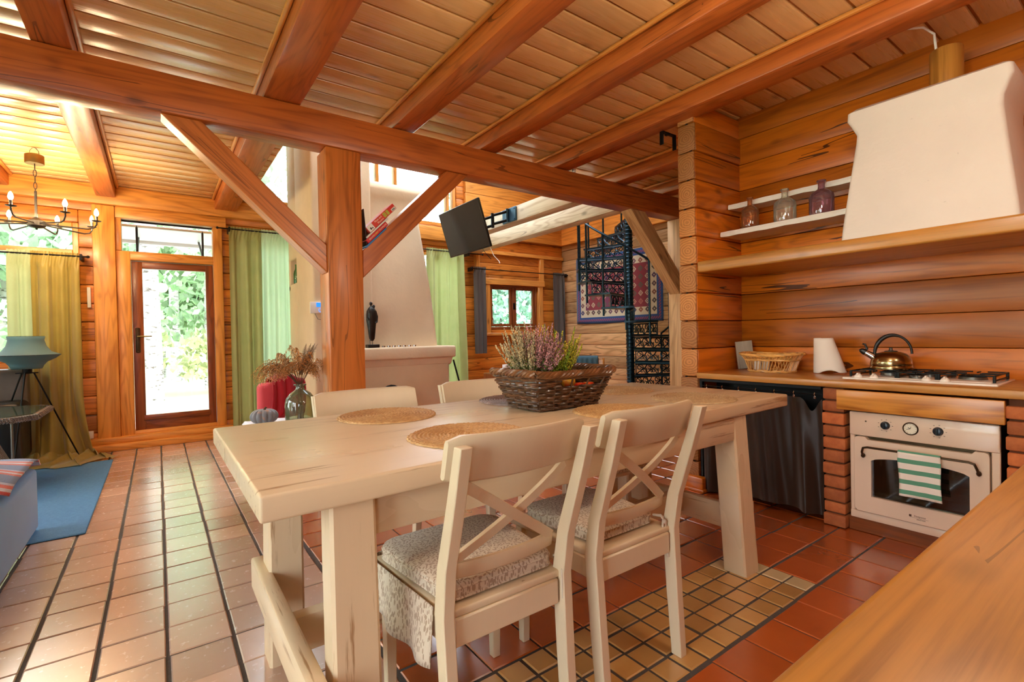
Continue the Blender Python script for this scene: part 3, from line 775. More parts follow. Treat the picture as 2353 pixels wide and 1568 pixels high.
def cushmat():
    N = NT('leaf_print_cotton'); v = N.coord()
    vo = N.node('ShaderNodeTexVoronoi', {'Vector': N.node('ShaderNodeMapping', {'Vector': v, 'Scale': (92, 92, 92)}).outputs[0], 'Scale': 1.0}, feature='F1')
    dx = N.node('ShaderNodeVectorMath', {0: N.node('ShaderNodeMapping', {'Vector': v, 'Scale': (92, 92, 92)}).outputs[0], 1: vo.outputs['Position']}, operation='SUBTRACT')
    ang = N.math('MULTIPLY', N.node('ShaderNodeSeparateColor', {0: vo.outputs['Color']}).outputs[0], 6.28)
    ro = N.node('ShaderNodeVectorRotate', {'Vector': dx.outputs[0], 'Angle': ang}, rotation_type='Z_AXIS')
    sp = N.node('ShaderNodeSeparateXYZ', {0: ro.outputs[0]})
    x = N.math('MULTIPLY', sp.outputs[0], 2.0); y = N.math('MULTIPLY', sp.outputs[1], 5.2); z = N.math('MULTIPLY', sp.outputs[2], 1.2)
    r = N.math('ADD', N.math('ADD', N.math('MULTIPLY', x, x), N.math('MULTIPLY', y, y)), N.math('MULTIPLY', z, z))
    k = N.math('LESS_THAN', r, 1.25)
    w = N.noise(v, 500, 2)
    N.bump(w, .2, .001)
    return N.set(Base_Color=N.mix(N.math('MULTIPLY', k, .75), lin('CDBCA4'), lin('8E7056')), Roughness=.85, Sheen_Weight=.2)
M_CUSH = cushmat()
M_TIE = cloth('cotton_tie', 'D8C8B0')
def rounded_slab(mb, hw, y0, y1, z0, z1, r, hw2=None, n=8, e=.012):
    hw2 = hw2 or hw; pts = []
    for (cx, cyy, a0) in ((hw-r, y1-r, 0), (-hw+r, y1-r, 90), (-hw2+r*.5, y0+r*.5, 180), (hw2-r*.5, y0+r*.5, 270)):
        rr = r if a0 in (0, 90) else r*.5
        for k in range(n): a = math.radians(a0+90*k/(n-1)); pts.append((cx+rr*math.cos(a), cyy+rr*math.sin(a)))
    m = len(pts); prof = [(-e*1.0, z0), (-e*.3, z0+e*.3), (0, z0+e), (0, z1-e), (-e*.3, z1-e*.3), (-e, z1), (-e*3, z1+.004)]
    vs = []; fs = []
    cxm = 0; cym = (y0+y1)/2
    for off, z in prof:
        for (x, y) in pts:
            L = math.hypot(x-cxm, y-cym); q = (L+off)/L; vs.append((cxm+(x-cxm)*q, cym+(y-cym)*q, z))
    for i in range(len(prof)-1):
        for j in range(m): fs.append((i*m+j, i*m+(j+1) % m, (i+1)*m+(j+1) % m, (i+1)*m+j))
    fs.append(list(range(m))[::-1]); fs.append([(len(prof)-1)*m+j for j in range(m)])
    mb.add(vs, fs); return pts
def make_chair(label, hw=.185, top=.892, group='cream wooden chairs round the dining table', depth=.42):
    "faces +Y; origin on the floor under the seat"
    t = thing('dining_chair', label, 'chair', (0, 0, 0), group)
    yb = -.19; yf = yb+depth; lean = .115
    def post(s):
        b = MB(); x = s*hw; w = .016; P = [(-.215, 0, .020), (-.198, .22, .023), (-.185, .44, .024), (-.205, .56, .022), (-.265, .74, .019), (yb-lean, top-.018, .016)]
        if s < 0: xs = lambda z: x-.0*z
        vs = []; fs = []
        for (y, z, d) in P:
            xx = x+s*.012*(z/top)
            vs += [(xx-w, y-d, z), (xx+w, y-d, z), (xx+w, y+d, z), (xx-w, y+d, z)]
        for i in range(len(P)-1):
            for j in range(4): fs.append((i*4+j, i*4+(j+1) % 4, (i+1)*4+(j+1) % 4, (i+1)*4+j))
        fs += [(3, 2, 1, 0), tuple(len(P)*4-4+j for j in range(4))]
        b.add(vs, fs); o = b.build('back_post', M_CHAIR, t)
        bv = o.modifiers.new('edge', 'BEVEL'); bv.width = .003; bv.segments = 2; bv.limit_method = 'ANGLE'
    post(-1); post(1)
    def yline(z):   # front face of the posts
        pts = [(.44, -.161), (.56, -.183), (.74, -.246), (top, yb-lean+.016)]
        for (a, ya), (b, y_) in zip(pts[:-1], pts[1:]):
            if z <= b: return ya+(y_-ya)*(z-a)/(b-a)
        return pts[-1][1]
    def rail(name, z0, z1, wid, bow, th, r):
        b = MB(); n = 15
        def ring(u):
            x = -wid+2*wid*u; c = (1-(x/wid)**2); y = -bow*c+bow*.55
            edge = min(1, min(u, 1-u)*n*.9+.45) if r else 1
            zz0 = z0+(1-edge)*.02; zz1 = z1-(1-edge)*.02
            out = []
            for (z, d) in ((zz0, .5), (zz0+.006, 1), ((zz0+zz1)/2, 1), (zz1-.008, 1), (zz1, .55)): out.append((x, yline(z)+y+th*d*.5+th*.5, z))
            for (z, d) in ((zz1, .55), (zz1-.008, 1), ((zz0+zz1)/2, 1), (zz0+.006, 1), (zz0, .5)): out.append((x, yline(z)+y-th*d*.5+th*.5, z))
            return out
        vs = []; 
        for i in range(n): vs += ring(i/(n-1))
        fs = []
        for i in range(n-1):
            for j in range(10): fs.append((i*10+j, i*10+(j+1) % 10, (i+1)*10+(j+1) % 10, (i+1)*10+j))
        fs += [list(range(10))[::-1], [(n-1)*10+j for j in range(10)]]
        b.add(vs, fs); b.build(name, M_CHAIR, t, angle=50)
    rail('top_rail', top-.118, top, hw+.028, .034, .020, True)
    rail('lower_rail', .505, .548, hw-.012, .022, .020, False)
    for s in (-1, 1):
        b = MB(); pts = []
        for k in range(9):
            u = k/8; z = .545+(top-.125-.545)*u; x = s*(-(hw-.022)+2*(hw-.022)*u); bow = -.030*(1-(x/hw)**2)*(.65+.35*u)+.012
            pts.append((x, yline(z)+bow+.010+(.005 if s > 0 else -.004), z))
        vs = []; 
        for i, p in enumerate(pts):
            d = (Vector(pts[min(i+1, 8)])-Vector(pts[max(i-1, 0)])).normalized(); nrm = Vector((0, 1, .25)).normalized(); w = d.cross(nrm).normalized()*.0135; e = nrm*.0055
            P = Vector(p); vs += [P-w-e, P+w-e, P+w+e, P-w+e]
        fs = []
        for i in range(8):
            for j in range(4): fs.append((i*4+j, i*4+(j+1) % 4, (i+1)*4+(j+1) % 4, (i+1)*4+j))
        fs += [(3, 2, 1, 0), (32, 33, 34, 35)]
        b.add(vs, fs); b.build('cross_slat', M_CHAIR, t, smooth=False)
    b = MB(); P = [(-hw+.0, yb+.0), (hw-.0, yb), (hw+.030, yf), (-hw-.030, yf)]
    bm = bmesh.new(); lo = [bm.verts.new((x, y, .423)) for x, y in P]; hi = [bm.verts.new((x, y, .444)) for x, y in P]
    bm.faces.new(lo[::-1]); bm.faces.new(hi)
    for i in range(4): bm.faces.new((lo[i], lo[(i+1) % 4], hi[(i+1) % 4], hi[i]))
    bmesh.ops.bevel(bm, geom=bm.edges[:], offset=.006, segments=3, profile=.5, affect='EDGES'); bm.verts.index_update()
    b.add([tuple(v.co) for v in bm.verts], [[v.index for v in f.verts] for f in bm.faces]); bm.free(); b.build('seat', M_CHAIR, t)
    for s in (-1, 1):
        b = MB(); x = s*(hw+.006); e = .019
        vs = [(x-e*.75, yf-.055-e*.6, 0), (x+e*.75, yf-.055-e*.6, 0), (x+e*.75, yf-.055+e*.9, 0), (x-e*.75, yf-.055+e*.9, 0), (x-e, yf-.055-e, .424), (x+e, yf-.055-e, .424), (x+e, yf-.055+e, .424), (x-e, yf-.055+e, .424)]
        b.add(vs, [(3, 2, 1, 0), (4, 5, 6, 7), (0, 1, 5, 4), (1, 2, 6, 5), (2, 3, 7, 6), (3, 0, 4, 7)]); o = b.build('front_leg', M_CHAIR, t)
        bv = o.modifiers.new('edge', 'BEVEL'); bv.width = .003; bv.segments = 2
    b = MB(); b.box((-hw+.016, yb-.006, .352), (hw-.016, yb+.016, .424), .004); b.box((-hw+.01, yf-.065, .36), (hw-.01, yf-.045, .424), .004)
    for s in (-1, 1): b.box((s*hw-.010, yb+.02, .36), (s*hw+.010, yf-.06, .424), .004)
    b.build('seat_apron', M_CHAIR, t)
    return t
def cushion(t, hw, y0, y1, skirt=None, ties=True):
    c = MB(); pts = rounded_slab(c, hw, y0, y1, .446, .492, .065, hw2=hw-.03)
    # piping
    c.tube([(x*.995, y, .480) for x, y in pts], .0035, 5, closed=True); c.tube([(x*.995, y, .455) for x, y in pts], .0035, 5, closed=True)
    q = c.build('cushion', M_CUSH, t)
    if skirt:
        b = MB()
        path = []
        ym = y1+.022; xm = .228
        for k in range(13): path.append((-xm+.026*(1-k/12), y0+.02+(ym-.05-y0-.02)*k/12))
        for k in range(1, 6): a = math.radians(180-90*k/5); path.append((-xm+.05+.05*math.cos(a), ym-.05+.05*math.sin(a)))
        for k in range(1, 15): path.append((-xm+.05+(2*xm-.1)*k/14, ym))
        n = len(path)
        def fn(u, v):
            i = min(int(u*(n-1)), n-2); f = u*(n-1)-i; x = path[i][0]*(1-f)+path[i+1][0]*f; y = path[i][1]*(1-f)+path[i+1][1]*f
            w = .010*math.sin(u*34)*v; z = .447-v*(skirt*(1+.25*math.sin(u*5+1)))
            if u < .4: x -= w+.012*v
            else: y += w+.010*v
            return (x, y, z)
        b.grid(fn, 70, 8); o = b.build('skirt', M_CUSH, q); m = o.modifiers.new('thick', 'SOLIDIFY'); m.thickness = .003
    if ties:
        for s in (-1, 1):
            b = MB(); x = s*(hw-.02); y = y0+.012
            b.tube([(x, y, .47), (x+s*.005, y-.03, .475), (x+s*.004, y-.05, .455), (x+s*.006, y-.052, .40), (x+s*.010, y-.054, .335)], .0045, 6)
            b.tube([(x, y, .47), (x+s*.012, y-.035, .47), (x-s*.012, y-.05, .45), (x-s*.014, y-.052, .41), (x-s*.012, y-.052, .37)], .004, 6)
            b.ball((x+s*.002, y-.048, .458), (.010, .007, .009)); b.build('tie', M_TIE, q)
    return q
CG = 'cream wooden chairs round the dining table'
ch = make_chair('nearest cream cross-back chair, a long printed skirt hanging from its cushion'); cushion(ch, .208, -.165, .228, skirt=.125)
ch.location = (.742, 1.25, 0)
ch2 = make_chair('cream cross-back chair with tied cushion nearest the oven side'); cushion(ch2, .180, -.145, .20)
ch2.location = (1.258, 1.255, 0)
fc = make_chair('cream chair behind the table closest to the green glass vase', hw=.222, top=.868, depth=.46); cushion(fc, .205, -.14, .245, ties=False)
fc.location = (.83, 2.115, 0); fc.rotation_euler = (0, 0, PI)
fc2 = dup(fc, (1.49, 2.125, 0), PI-.06, 'cream chair behind the table half hidden by the heather basket')
st = thing('stool', 'cushioned stool tucked under the far side of the table by the log partition', 'stool', (1.98, 1.83, 0))
b = MB(); rounded_slab(b, .19, 1.66-1.83, 2.0-1.83, .40, .422, .03); 
b.v = [(x+1.98, y+1.83, z) for x, y, z in b.v]; b.build('seat', M_CHAIR, st)
b = MB(); rounded_slab(b, .20, -.18, .18, .424, .47, .06); b.v = [(x+1.98, y+1.83, z) for x, y, z in b.v]; b.build('cushion', M_CUSH, st)
for sx in (-1, 1):
    for sy in (-1, 1):
        b = MB(); b.box((1.98+sx*.14-.018, 1.83+sy*.12-.018, 0), (1.98+sx*.14+.018, 1.83+sy*.12+.018, .40), .004); b.build('leg', M_CHAIR, st)

# ---- woven place mats
def matmesh(name, mat, r=.205, seed=0):
    b = MB(); nr, na = 60, 150; rnd = random.Random(seed)
    def fn(u, v):
        rr = r*v; th = 2*PI*u; ring = rr/.0135+u
        h = .0045+.0045*abs(math.sin(PI*ring))+.0016*math.sin(th*max(6, int(rr*330))+ring*2)
        if v > .965: h *= .75
        w = 1+.008*math.sin(th*5+seed)+.010*math.sin(th*37)*(v > .9)
        return (rr*w*math.cos(th), rr*w*math.sin(th), h if v < .999 else .001)
    b.grid(fn, na, nr, cu=True)
    o = b.build(name, mat, smooth=True, angle=80); return o
def strawmat(name, a, b_):
    N = NT(name); v = N.coord(); n = N.noise(v, 55, 4, .7); n2 = N.noise(v, 7, 2)
    f = N.math('MULTIPLY_ADD', N.math('SUBTRACT', n, .5), 1.7, N.math('MULTIPLY_ADD', n2, .5, .25), clamp=True)
    N.bump(N.noise(v, 220, 3, .7), .35, .004); return N.set(Base_Color=N.mix(f, lin(b_), lin(a)), Roughness=.62)
M_STRAW = strawmat('seagrass_straw', 'E4BC82', 'A8743C'); M_STRAW2 = strawmat('greyed_straw', 'B09C94', '6A564E'); M_STRAW3 = strawmat('pale_straw', 'D4B88A', '987450')
MG = 'round woven mats on the dining table'
m0 = matmesh('placemat', M_STRAW); tag(m0, 'round woven mat on the near side of the table before the skirted chair', 'placemat', MG); m0.location = (.845, 1.425, TZ)
mg = matmesh('placemat', M_STRAW2, seed=2); tag(mg, 'greyish round woven mat left of the wicker basket, partly hidden by it', 'placemat', MG); mg.location = (1.50, 2.02, TZ)
m1 = m0.copy(); COL.objects.link(m1); m1.location = (.79, 2.01, TZ); m1['label'] = 'round woven mat at the far left of the table before the cream backrest'; m1.rotation_euler = (0, 0, 1.1)
m2 = m0.copy(); COL.objects.link(m2); m2.location = (1.595, 1.42, TZ); m2['label'] = 'round woven mat right in front of the wicker basket'; m2.rotation_euler = (0, 0, 2.2)
mp_ = matmesh('placemat', M_STRAW3, seed=4); tag(mp_, 'round woven mat at the table end nearest the oven', 'placemat', MG); mp_.location = (2.165, 1.455, TZ)
m3 = mp_.copy(); COL.objects.link(m3); m3.location = (2.16, 1.955, TZ); m3['label'] = 'round woven mat behind the wicker basket toward the spiral stair'; m3.rotation_euler = (0, 0, .8)

# ---- wicker basket with heathers and apples
BX0, BX1, BY0, BY1 = 1.315, 1.675, 1.625, 1.865
def willow(name, c, c2):
    N = NT(name); v = N.coord(); n = N.noise(v, 30, 4, .6); col = N.tint(N.mix(n, lin(c), lin(c2)), .45)
    return N.set(Base_Color=col, Roughness=.38, Coat_Weight=.2)
M_WILLOW = willow('brown_willow', '3A2618', '6A4428'); M_WILLOWR = willow('rim_willow', '4A2C1A', '7E5028')
def basket():
    t = thing('wicker_basket', 'dark brown rectangular wicker basket on the table holding heathers and apples', 'basket', (1.495, 1.745, TZ+.004))
    rnd = random.Random(6); hgt = .145
    def peri(v, n=96, off=0):
        f = .055*v+off; x0, x1, y0, y1 = BX0-f, BX1+f, BY0-f, BY1+f; r = .035; pts = []
        per = [(x0, y0, x1, y0), (x1, y0, x1, y1), (x1, y1, x0, y1), (x0, y1, x0, y0)]
        L = [abs(a[2]-a[0])+abs(a[3]-a[1]) for a in per]; tot = sum(L)
        for i in range(n):
            s = tot*i/n; k = 0
            while s > L[k]: s -= L[k]; k += 1
            a = per[k]; q = s/L[k]; x = a[0]+(a[2]-a[0])*q; y = a[1]+(a[3]-a[1])*q
            # soften corners
            cx, cyy = (x0+x1)/2, (y0+y1)/2
            dx = min(x-x0, x1-x); dy = min(y-y0, y1-y)
            if dx < r and dy < r:
                k2 = .35*(r-max(dx, dy))/r*r; x += k2*(1 if x < cx else -1); y += k2*(1 if y < cyy else -1)
            pts.append((x, y))
        return pts
    w = MB(); NP = 96; rows = 9
    hole = lambda i, j: False
    for j in range(rows):
        v = (j+.5)/rows; z = TZ+.010+hgt*v; base = peri(v, NP)
        ph = j % 2
        for strand in (0, 1):
            pts = []
            for i, (x, y) in enumerate(base):
                a = math.sin(PI*i/3.0+PI*(ph+strand))*.0075
                cx, cyy = 1.495, 1.745; d = Vector((x-cx, (y-cyy)*1.4, 0)).normalized()
                pts.append((x+d.x*a, y+d.y*a, z+rnd.uniform(-.0012, .0012)+(.0034 if strand else -.0034)))
            # two openings under the rim on the oven-facing long side form the hand grip
            if 6 <= j <= 7:
                i0, i1 = 9, 25
                w.tube(pts[i1:]+pts[:i0], .0056, 6, t=rnd.uniform(-1, 1))
            else: w.tube(pts, .0056, 6, t=rnd.uniform(-1, 1), closed=True)
    w.build('weave', M_WILLOW, t)
    k = MB(); b0 = peri(0, NP); b1 = peri(1.03, NP)
    for i in range(0, NP, 6): k.tube([(b0[i][0], b0[i][1], TZ+.006), (b1[i][0], b1[i][1], TZ+hgt+.014)], .0048, 6, t=rnd.uniform(-1, 1))
    k.build('stake', M_WILLOW, t)['kind'] = 'stuff'
    r = MB()
    for s in range(5):
        pts = []
        base = peri(1.08, 128)
        for i, (x, y) in enumerate(base):
            a = 2*PI*(i/128*14+s/5); d = Vector((x-1.495, (y-1.745)*1.4, 0)).normalized(); cz = .010*math.cos(2*PI*i/128*2)*0
            cor = max(0, abs(x-1.495)/.24-.75)*.03
            pts.append((x+d.x*.010*math.cos(a), y+d.y*.010*math.cos(a), TZ+hgt+.018+.010*math.sin(a)+cor))
        r.tube(pts, .0080, 6, closed=True, t=rnd.uniform(-1, 1))
    r.build('rim', M_WILLOWR, t)
    f = MB(); f.box((BX0, BY0, TZ+.004), (BX1, BY1, TZ+.012), .003); f.build('basket_base', M_WILLOW, t)
basket()
M_STEM = plain('woody_stem', '5A4A2C', .8); M_HGREEN = leafmat('heather_green', '3E5A24', '7A8A3E', .2); M_HPINK = leafmat('heather_pink', 'C08088', 'E8BCB4', .35)
M_HBEIGE = leafmat('heather_faded', 'C4B888', 'E0D0AC', .35); M_HYEL = leafmat('heather_yellow', 'D0CC28', 'ECE860', .4); M_HLIME = leafmat('heather_lime', '7CA832', 'B4CC48', .35); M_POT = plain('dark_plastic_pot', '2A2420', .5)
def bud(mb, rnd, p, s, t):
    o = [(1, 0, 0), (-1, 0, 0), (0, 1, 0), (0, -1, 0), (0, 0, 1), (0, 0, -1)]
    mb.add([(p[0]+a*s, p[1]+b*s, p[2]+c*s*1.3) for a, b, c in o], [(0, 2, 4), (2, 1, 4), (1, 3, 4), (3, 0, 4), (2, 0, 5), (1, 2, 5), (3, 1, 5), (0, 3, 5)], 0, t)
def heather(name, label, c, rx, ry, hmin, hmax, n, mats, seed, lean=(0, 0), split=None):
    rnd = random.Random(seed); t = thing(name, label, 'plant', (c[0], c[1], TZ+.02), 'heathers in the wicker basket')
    z0 = TZ+.135; p = MB(); p.lathe([(.045, 0), (.062, .105), (.066, .108), (.066, .118), (.058, .118), (.056, .10)], 16, (c[0], c[1], TZ+.02), cap=False); p.lathe([(.001, .098), (.057, .10)], 16, (c[0], c[1], TZ+.02), cap=False); p.build('pot', M_POT, t)
    stm = MB(); fl = [MB() for _ in mats]; gr = MB()
    for k in range(n):
        a = rnd.uniform(0, 2*PI); q = math.sqrt(rnd.random()); bx, by = c[0]+.04*q*math.cos(a), c[1]+.04*q*math.sin(a)
        h = rnd.uniform(hmin, hmax)*(1-.30*q*q); dx, dy = rx*q*math.cos(a)+lean[0]*rnd.uniform(.5, 1), ry*q*math.sin(a)+lean[1]
        pts = [(bx+dx*(u**1.0)*(1.25-.25*u), by+dy*u*(1.25-.25*u), z0+(h)*(u**1.12)) for u in [i/7 for i in range(8)]]
        stm.tube(pts, .0013, 4)
        mi = split(dx, dy, rnd) if split else rnd.randrange(len(mats))
        for i in range(58):
            u = .30+.70*i/57; j = min(int(u*7), 6); f = u*7-j; P = Vector(pts[j]).lerp(Vector(pts[j+1]), f); w = .0085*(1.12-u)**.6
            P += Vector((rnd.uniform(-1, 1), rnd.uniform(-1, 1), rnd.uniform(-.6, .6)))*w
            bud(fl[mi], rnd, P, rnd.uniform(.0024, .0042), rnd.uniform(-1, 1))
        for i in range(16):
            u = rnd.uniform(.0, .5); j = min(int(u*7), 6); f = u*7-j; P = Vector(pts[j]).lerp(Vector(pts[j+1]), f)+Vector((rnd.uniform(-1, 1), rnd.uniform(-1, 1), rnd.uniform(-1, 1)))*.010
            leaves(gr, rnd, P, (.003, .003, .004), 2, .006)
    stm.build('stems', M_STEM, t); gr.build('foliage', M_HGREEN if name == 'pink_heather' else M_HLIME, t)
    for m, f in zip(mats, fl):
        if f.v: f.build('flower_spikes', m, t)
heather('pink_heather', 'pink and faded beige heather with upright spikes in the wicker basket', (1.385, 1.765), .150, .10, .14, .28, 110, [M_HBEIGE, M_HPINK], 3, split=lambda dx, dy, r: 0 if dx-dy*.6+r.uniform(-.04, .04) < -.02 else 1)
heather('yellow_heather', 'yellow-green heather at the right of the pink one in the wicker basket', (1.555, 1.80), .12, .07, .12, .285, 66, [M_HYEL, M_HLIME], 5, lean=(.02, 0), split=lambda dx, dy, r: 0 if r.random() < .55 else 1)
def applemat():
    N = NT('apple_skin'); v = N.coord(); n = N.noise(v, 9, 3, .6)
    return N.set(Base_Color=N.ramp(n, [(.38, lin('C81C12')), (.5, lin('E8602A')), (.62, lin('E8B43A'))]), Roughness=.25, Coat_Weight=.3)
M_APPLE = applemat()
def apple(label, x, y, z, s=.037):
    t = thing('apple', label, 'apple', (x, y, z), 'apples in the wicker basket')
    b = MB(); P = []
    for i in range(13): a = -PI/2+PI*i/12; r = s*math.cos(a)*(1+.10*math.sin(a)); zz = s*.92*math.sin(a)-(.25*s*math.exp(-(r/(.3*s))**2)*(1 if a > 0 else -.7)); P.append((max(r, .0008), zz+s))
    b.lathe(P, 18, (x, y, z)); b.build('flesh', M_APPLE, t)
    b = MB(); b.tube([(x, y, z+s*1.6), (x+.003, y, z+s*2.15)], .0015, 5); b.build('stalk', M_STEM, t); return t
AZ = TZ+.013
apple('red apple low in the basket close to its near corner', 1.50, 1.668, AZ)
apple('yellow-streaked apple showing through the basket grip, left of the orange one', 1.585, 1.655, AZ+.03)
apple('orange apple showing at the right of the basket grip', 1.645, 1.665, AZ+.028)
apple('apple at the back right corner of the basket', 1.652, 1.75, AZ)
apple('red apple seen just under the rim at the left of the grip', 1.505, 1.652, AZ+.072, .034)
# ================================================================ KITCHEN
CZ = .832
def kitchen():
    mb = MB(); mb.box((3.06, -1.2, CZ-.040), (3.675, 2.026, CZ), .006, 2)
    o = mb.build('worktop', M_OAK['Y'], origin=(3.36, .5, CZ-.04)); tag(o, 'oak worktop along the log wall carrying the hob and kettle', 'worktop')
    mb = MB(); mb.box((.30, -.55, CZ-.040), (3.058, .205, CZ), .010, 3)
    o = mb.build('bar_counter', M_OAK['X'], origin=(1.6, -.2, CZ-.04)); tag(o, 'broad oak counter in the right foreground corner', 'worktop')
    mb = MB(); mb.box((.42, -.46, 0), (2.95, .06, CZ-.042), .01)
    o = mb.build('counter_base', M_PINE['X'], origin=(1.6, -.2, 0)); tag(o, 'cabinet base under the foreground oak counter', 'cabinet')
    # brick piers
    def bricks():
        N = NT('worn_brick'); v = N.coord(); n = N.noise(v, 18, 5, .65); m = N.noise(v, 4, 2)
        col = N.tint(N.mix(N.math('MULTIPLY_ADD', N.math('SUBTRACT', n, .5), 1.5, .5, clamp=True), lin('D07A40'), lin('9A4A20')), .3)
        N.bump(n, .5, .006); return N.set(Base_Color=col, Roughness=.75)
    MBK = bricks(); MJ = plain('dark_mortar', '6A3E26', .95, var=.3, bump=.3)
    rnd = random.Random(8)
    for (ya, yb, lb) in ((1.122, 1.232, 'red brick pier left of the cream oven'), (.375, .482, 'red brick pier right of the cream oven')):
        mb = MB(); mb.box((3.10, ya+.008, 0), (3.66, yb-.008, .79), m=1); z = .0
        while z < .76:
            dx = rnd.uniform(-.006, .006); h = rnd.uniform(.060, .070)
            mb.box((3.082+dx, ya+rnd.uniform(-.003, .003), z+.004), (3.34, yb+rnd.uniform(-.003, .003), min(z+h, .79)), .007, 2, 0, rnd.uniform(-1, 1))
            mb.box((3.345, ya, z+.004), (3.65, yb, min(z+h, .79)), .007, 1, 0, rnd.uniform(-1, 1)); z += h+.006
        o = mb.build('brick_pier', [MBK, MJ], origin=(3.36, (ya+yb)/2, 0)); tag(o, lb, 'pier', 'brick piers under the worktop')
    mb = MB(); mb.box((3.065, .482, .672), (3.10, 1.155, .782), .004, 2); o = mb.build('oak_fascia', M_PINE['Y'], origin=(3.08, .8, .67)); tag(o, 'bright grained board between the worktop and the oven', 'panel')
    mb = MB(); mb.box((3.12, .485, .0), (3.16, 1.118, .078), .003); o = mb.build('plinth', M_DOOR['Y'], origin=(3.14, .8, 0)); tag(o, 'brown wooden plinth board under the oven', 'panel')
    # ---------------- oven
    ov = thing('built_in_oven', 'cream built-in oven with round clock and striped towel on its rail', 'oven', (3.35, .80, .082))
    y0, y1, z0, z1 = .502, 1.100, .082, .665
    mb = MB(); mb.box((3.115, y0, z0), (3.62, y1, z1), .004); mb.build('body', M_BRONZE, ov)
    mb = MB(); mb.box((3.088, y0, z1-.128), (3.118, y1, z1), .006, 3)
    mb.box((3.094, y0, z0), (3.118, y0+.03, z1-.12), .004); mb.box((3.094, y1-.022, z0), (3.118, y1, z1-.12), .004); mb.box((3.090, y0, z0), (3.118, y1, z0+.042), .006, 2)
    mb.build('control_panel', M_OVEN, ov)
    # door with an arched window cut in it
    dy0, dy1, dz0, dz1 = y0+.034, y1-.026, z0+.047, z1-.132
    wy0, wy1, wz0 = .605, .998, .215
    n = 20
    def arch(t):  # outline of the opening, counter-clockwise from lower left (y up to the left in view)
        return None
    win = [(wy0, wz0), (wy1, wz0)]
    for k in range(n+1):
        u = k/n; y = wy1-(wy1-wy0)*u; win.append((y, .410+.028*math.sin(PI*u)**.55))
    bm = bmesh.new()
    outer = [(dy0+.012, dz0), (dy1-.012, dz0), (dy1, dz0+.012), (dy1, dz1-.02)]
    # the door's top edge dips between its raised shoulders
    outer += [(dy1-.004, dz1-.004), (dy1-.016, dz1), (dy1-.05, dz1), (dy1-.062, dz1-.014), (dy0+.062, dz1-.014), (dy0+.05, dz1), (dy0+.016, dz1), (dy0+.004, dz1-.004), (dy0, dz1-.02), (dy0, dz0+.012)]
    vo = [bm.verts.new((0, a, b)) for a, b in outer]; vi = [bm.verts.new((0, a, b)) for a, b in win]
    eo = [bm.edges.new((vo[i], vo[(i+1) % len(vo)])) for i in range(len(vo))]; ei = [bm.edges.new((vi[i], vi[(i+1) % len(vi)])) for i in range(len(vi))]
    r = bmesh.ops.triangle_fill(bm, use_beauty=True, use_dissolve=False, edges=eo+ei)
    fs = [g for g in r['geom'] if isinstance(g, bmesh.types.BMFace)]
    inside = [f for f in fs if all(v in vi for v in f.verts)]
    for f in inside: bm.faces.remove(f)
    bm.verts.index_update()
    vs = [tuple(v.co) for v in bm.verts]; fl = [[v.index for v in f.verts] for f in bm.faces]; bm.free(); N_ = len(vs)
    mb = MB(); V2 = [(3.080, y, z) for _, y, z in vs]+[(3.112, y, z) for _, y, z in vs]
    F2 = fl+[[i+N_ for i in f[::-1]] for f in fl]
    no = len(outer)
    for i in range(no): F2.append((i, (i+1) % no, N_+(i+1) % no, N_+i))
    for i in range(len(win)): F2.append((no+i, no+(i+1) % len(win), N_+no+(i+1) % len(win), N_+no+i))
    mb.add(V2, F2); d = mb.build('oven_door', M_OVEN, ov, angle=30)
    mb = MB(); mb.box((3.100, wy0-.01, wz0-.01), (3.106, wy1+.01, .452)); mb.build('oven_window', plain('dark_oven_glass', '140C06', .06, coat=.6), d)
    mb = MB(); zb = .488
    mb.tube([(3.080, .570, zb-.055), (3.062, .570, zb-.050), (3.045, .572, zb-.030), (3.038, .580, zb-.006), (3.036, .60, zb), (3.036, 1.0, zb), (3.038, 1.020, zb-.006), (3.045, 1.028, zb-.030), (3.062, 1.030, zb-.050), (3.080, 1.030, zb-.055)], .0058, 8)
    for y in (.570, 1.030): mb.ball((3.068, y, zb-.053), (.013, .010, .013))
    mb.build('towel_rail', M_BRONZE, d)
    for y in (.935, .720):
        mb = MB(); mb.lathe([(.021, 0), (.021, .004), (.018, .008), (.017, .016), (.014, .018)], 20, M=TR((3.088, y, .607)) @ Matrix.Rotation(-PI/2, 4, 'Y'))
        mb.box((3.062, y-.005, .590), (3.074, y+.005, .624), .002); k = mb.build('control_knob', plain('dark_knob_%d' % (y*1000), '1A2630', .3, .3), ov)
        mk = MB()
        for q in range(9):
            a = math.radians(-60+q*40); mk.box((3.0868, y+.031*math.cos(a)-.0028, .607+.031*math.sin(a)-.001), (3.0885, y+.031*math.cos(a)+.0028, .607+.031*math.sin(a)+.001))
        mk.build('dial_marks', M_BRONZE, ov)
    mb = MB(); mb.lathe([(.033, 0), (.033, .006), (.029, .010), (.027, .006)], 28, M=TR((3.089, .828, .605)) @ Matrix.Rotation(-PI/2, 4, 'Y'), cap=False); c = mb.build('clock_ring', M_BRONZE, ov)
    mb = MB(); mb.lathe([(.0005, .004), (.0285, .004)], 28, M=TR((3.089, .828, .605)) @ Matrix.Rotation(-PI/2, 4, 'Y'), cap=False); mb.build('clock_face', plain('clock_dial', 'EDE6CE', .4), c)
    mb = MB(); mb.tube([(3.0838, .828, .605), (3.0838, .838, .610)], .0012, 4); mb.tube([(3.0838, .828, .605), (3.0838, .845, .600)], .0010, 4); mb.tube([(3.0838, .828, .605), (3.0838, .826, .616)], .0008, 4)
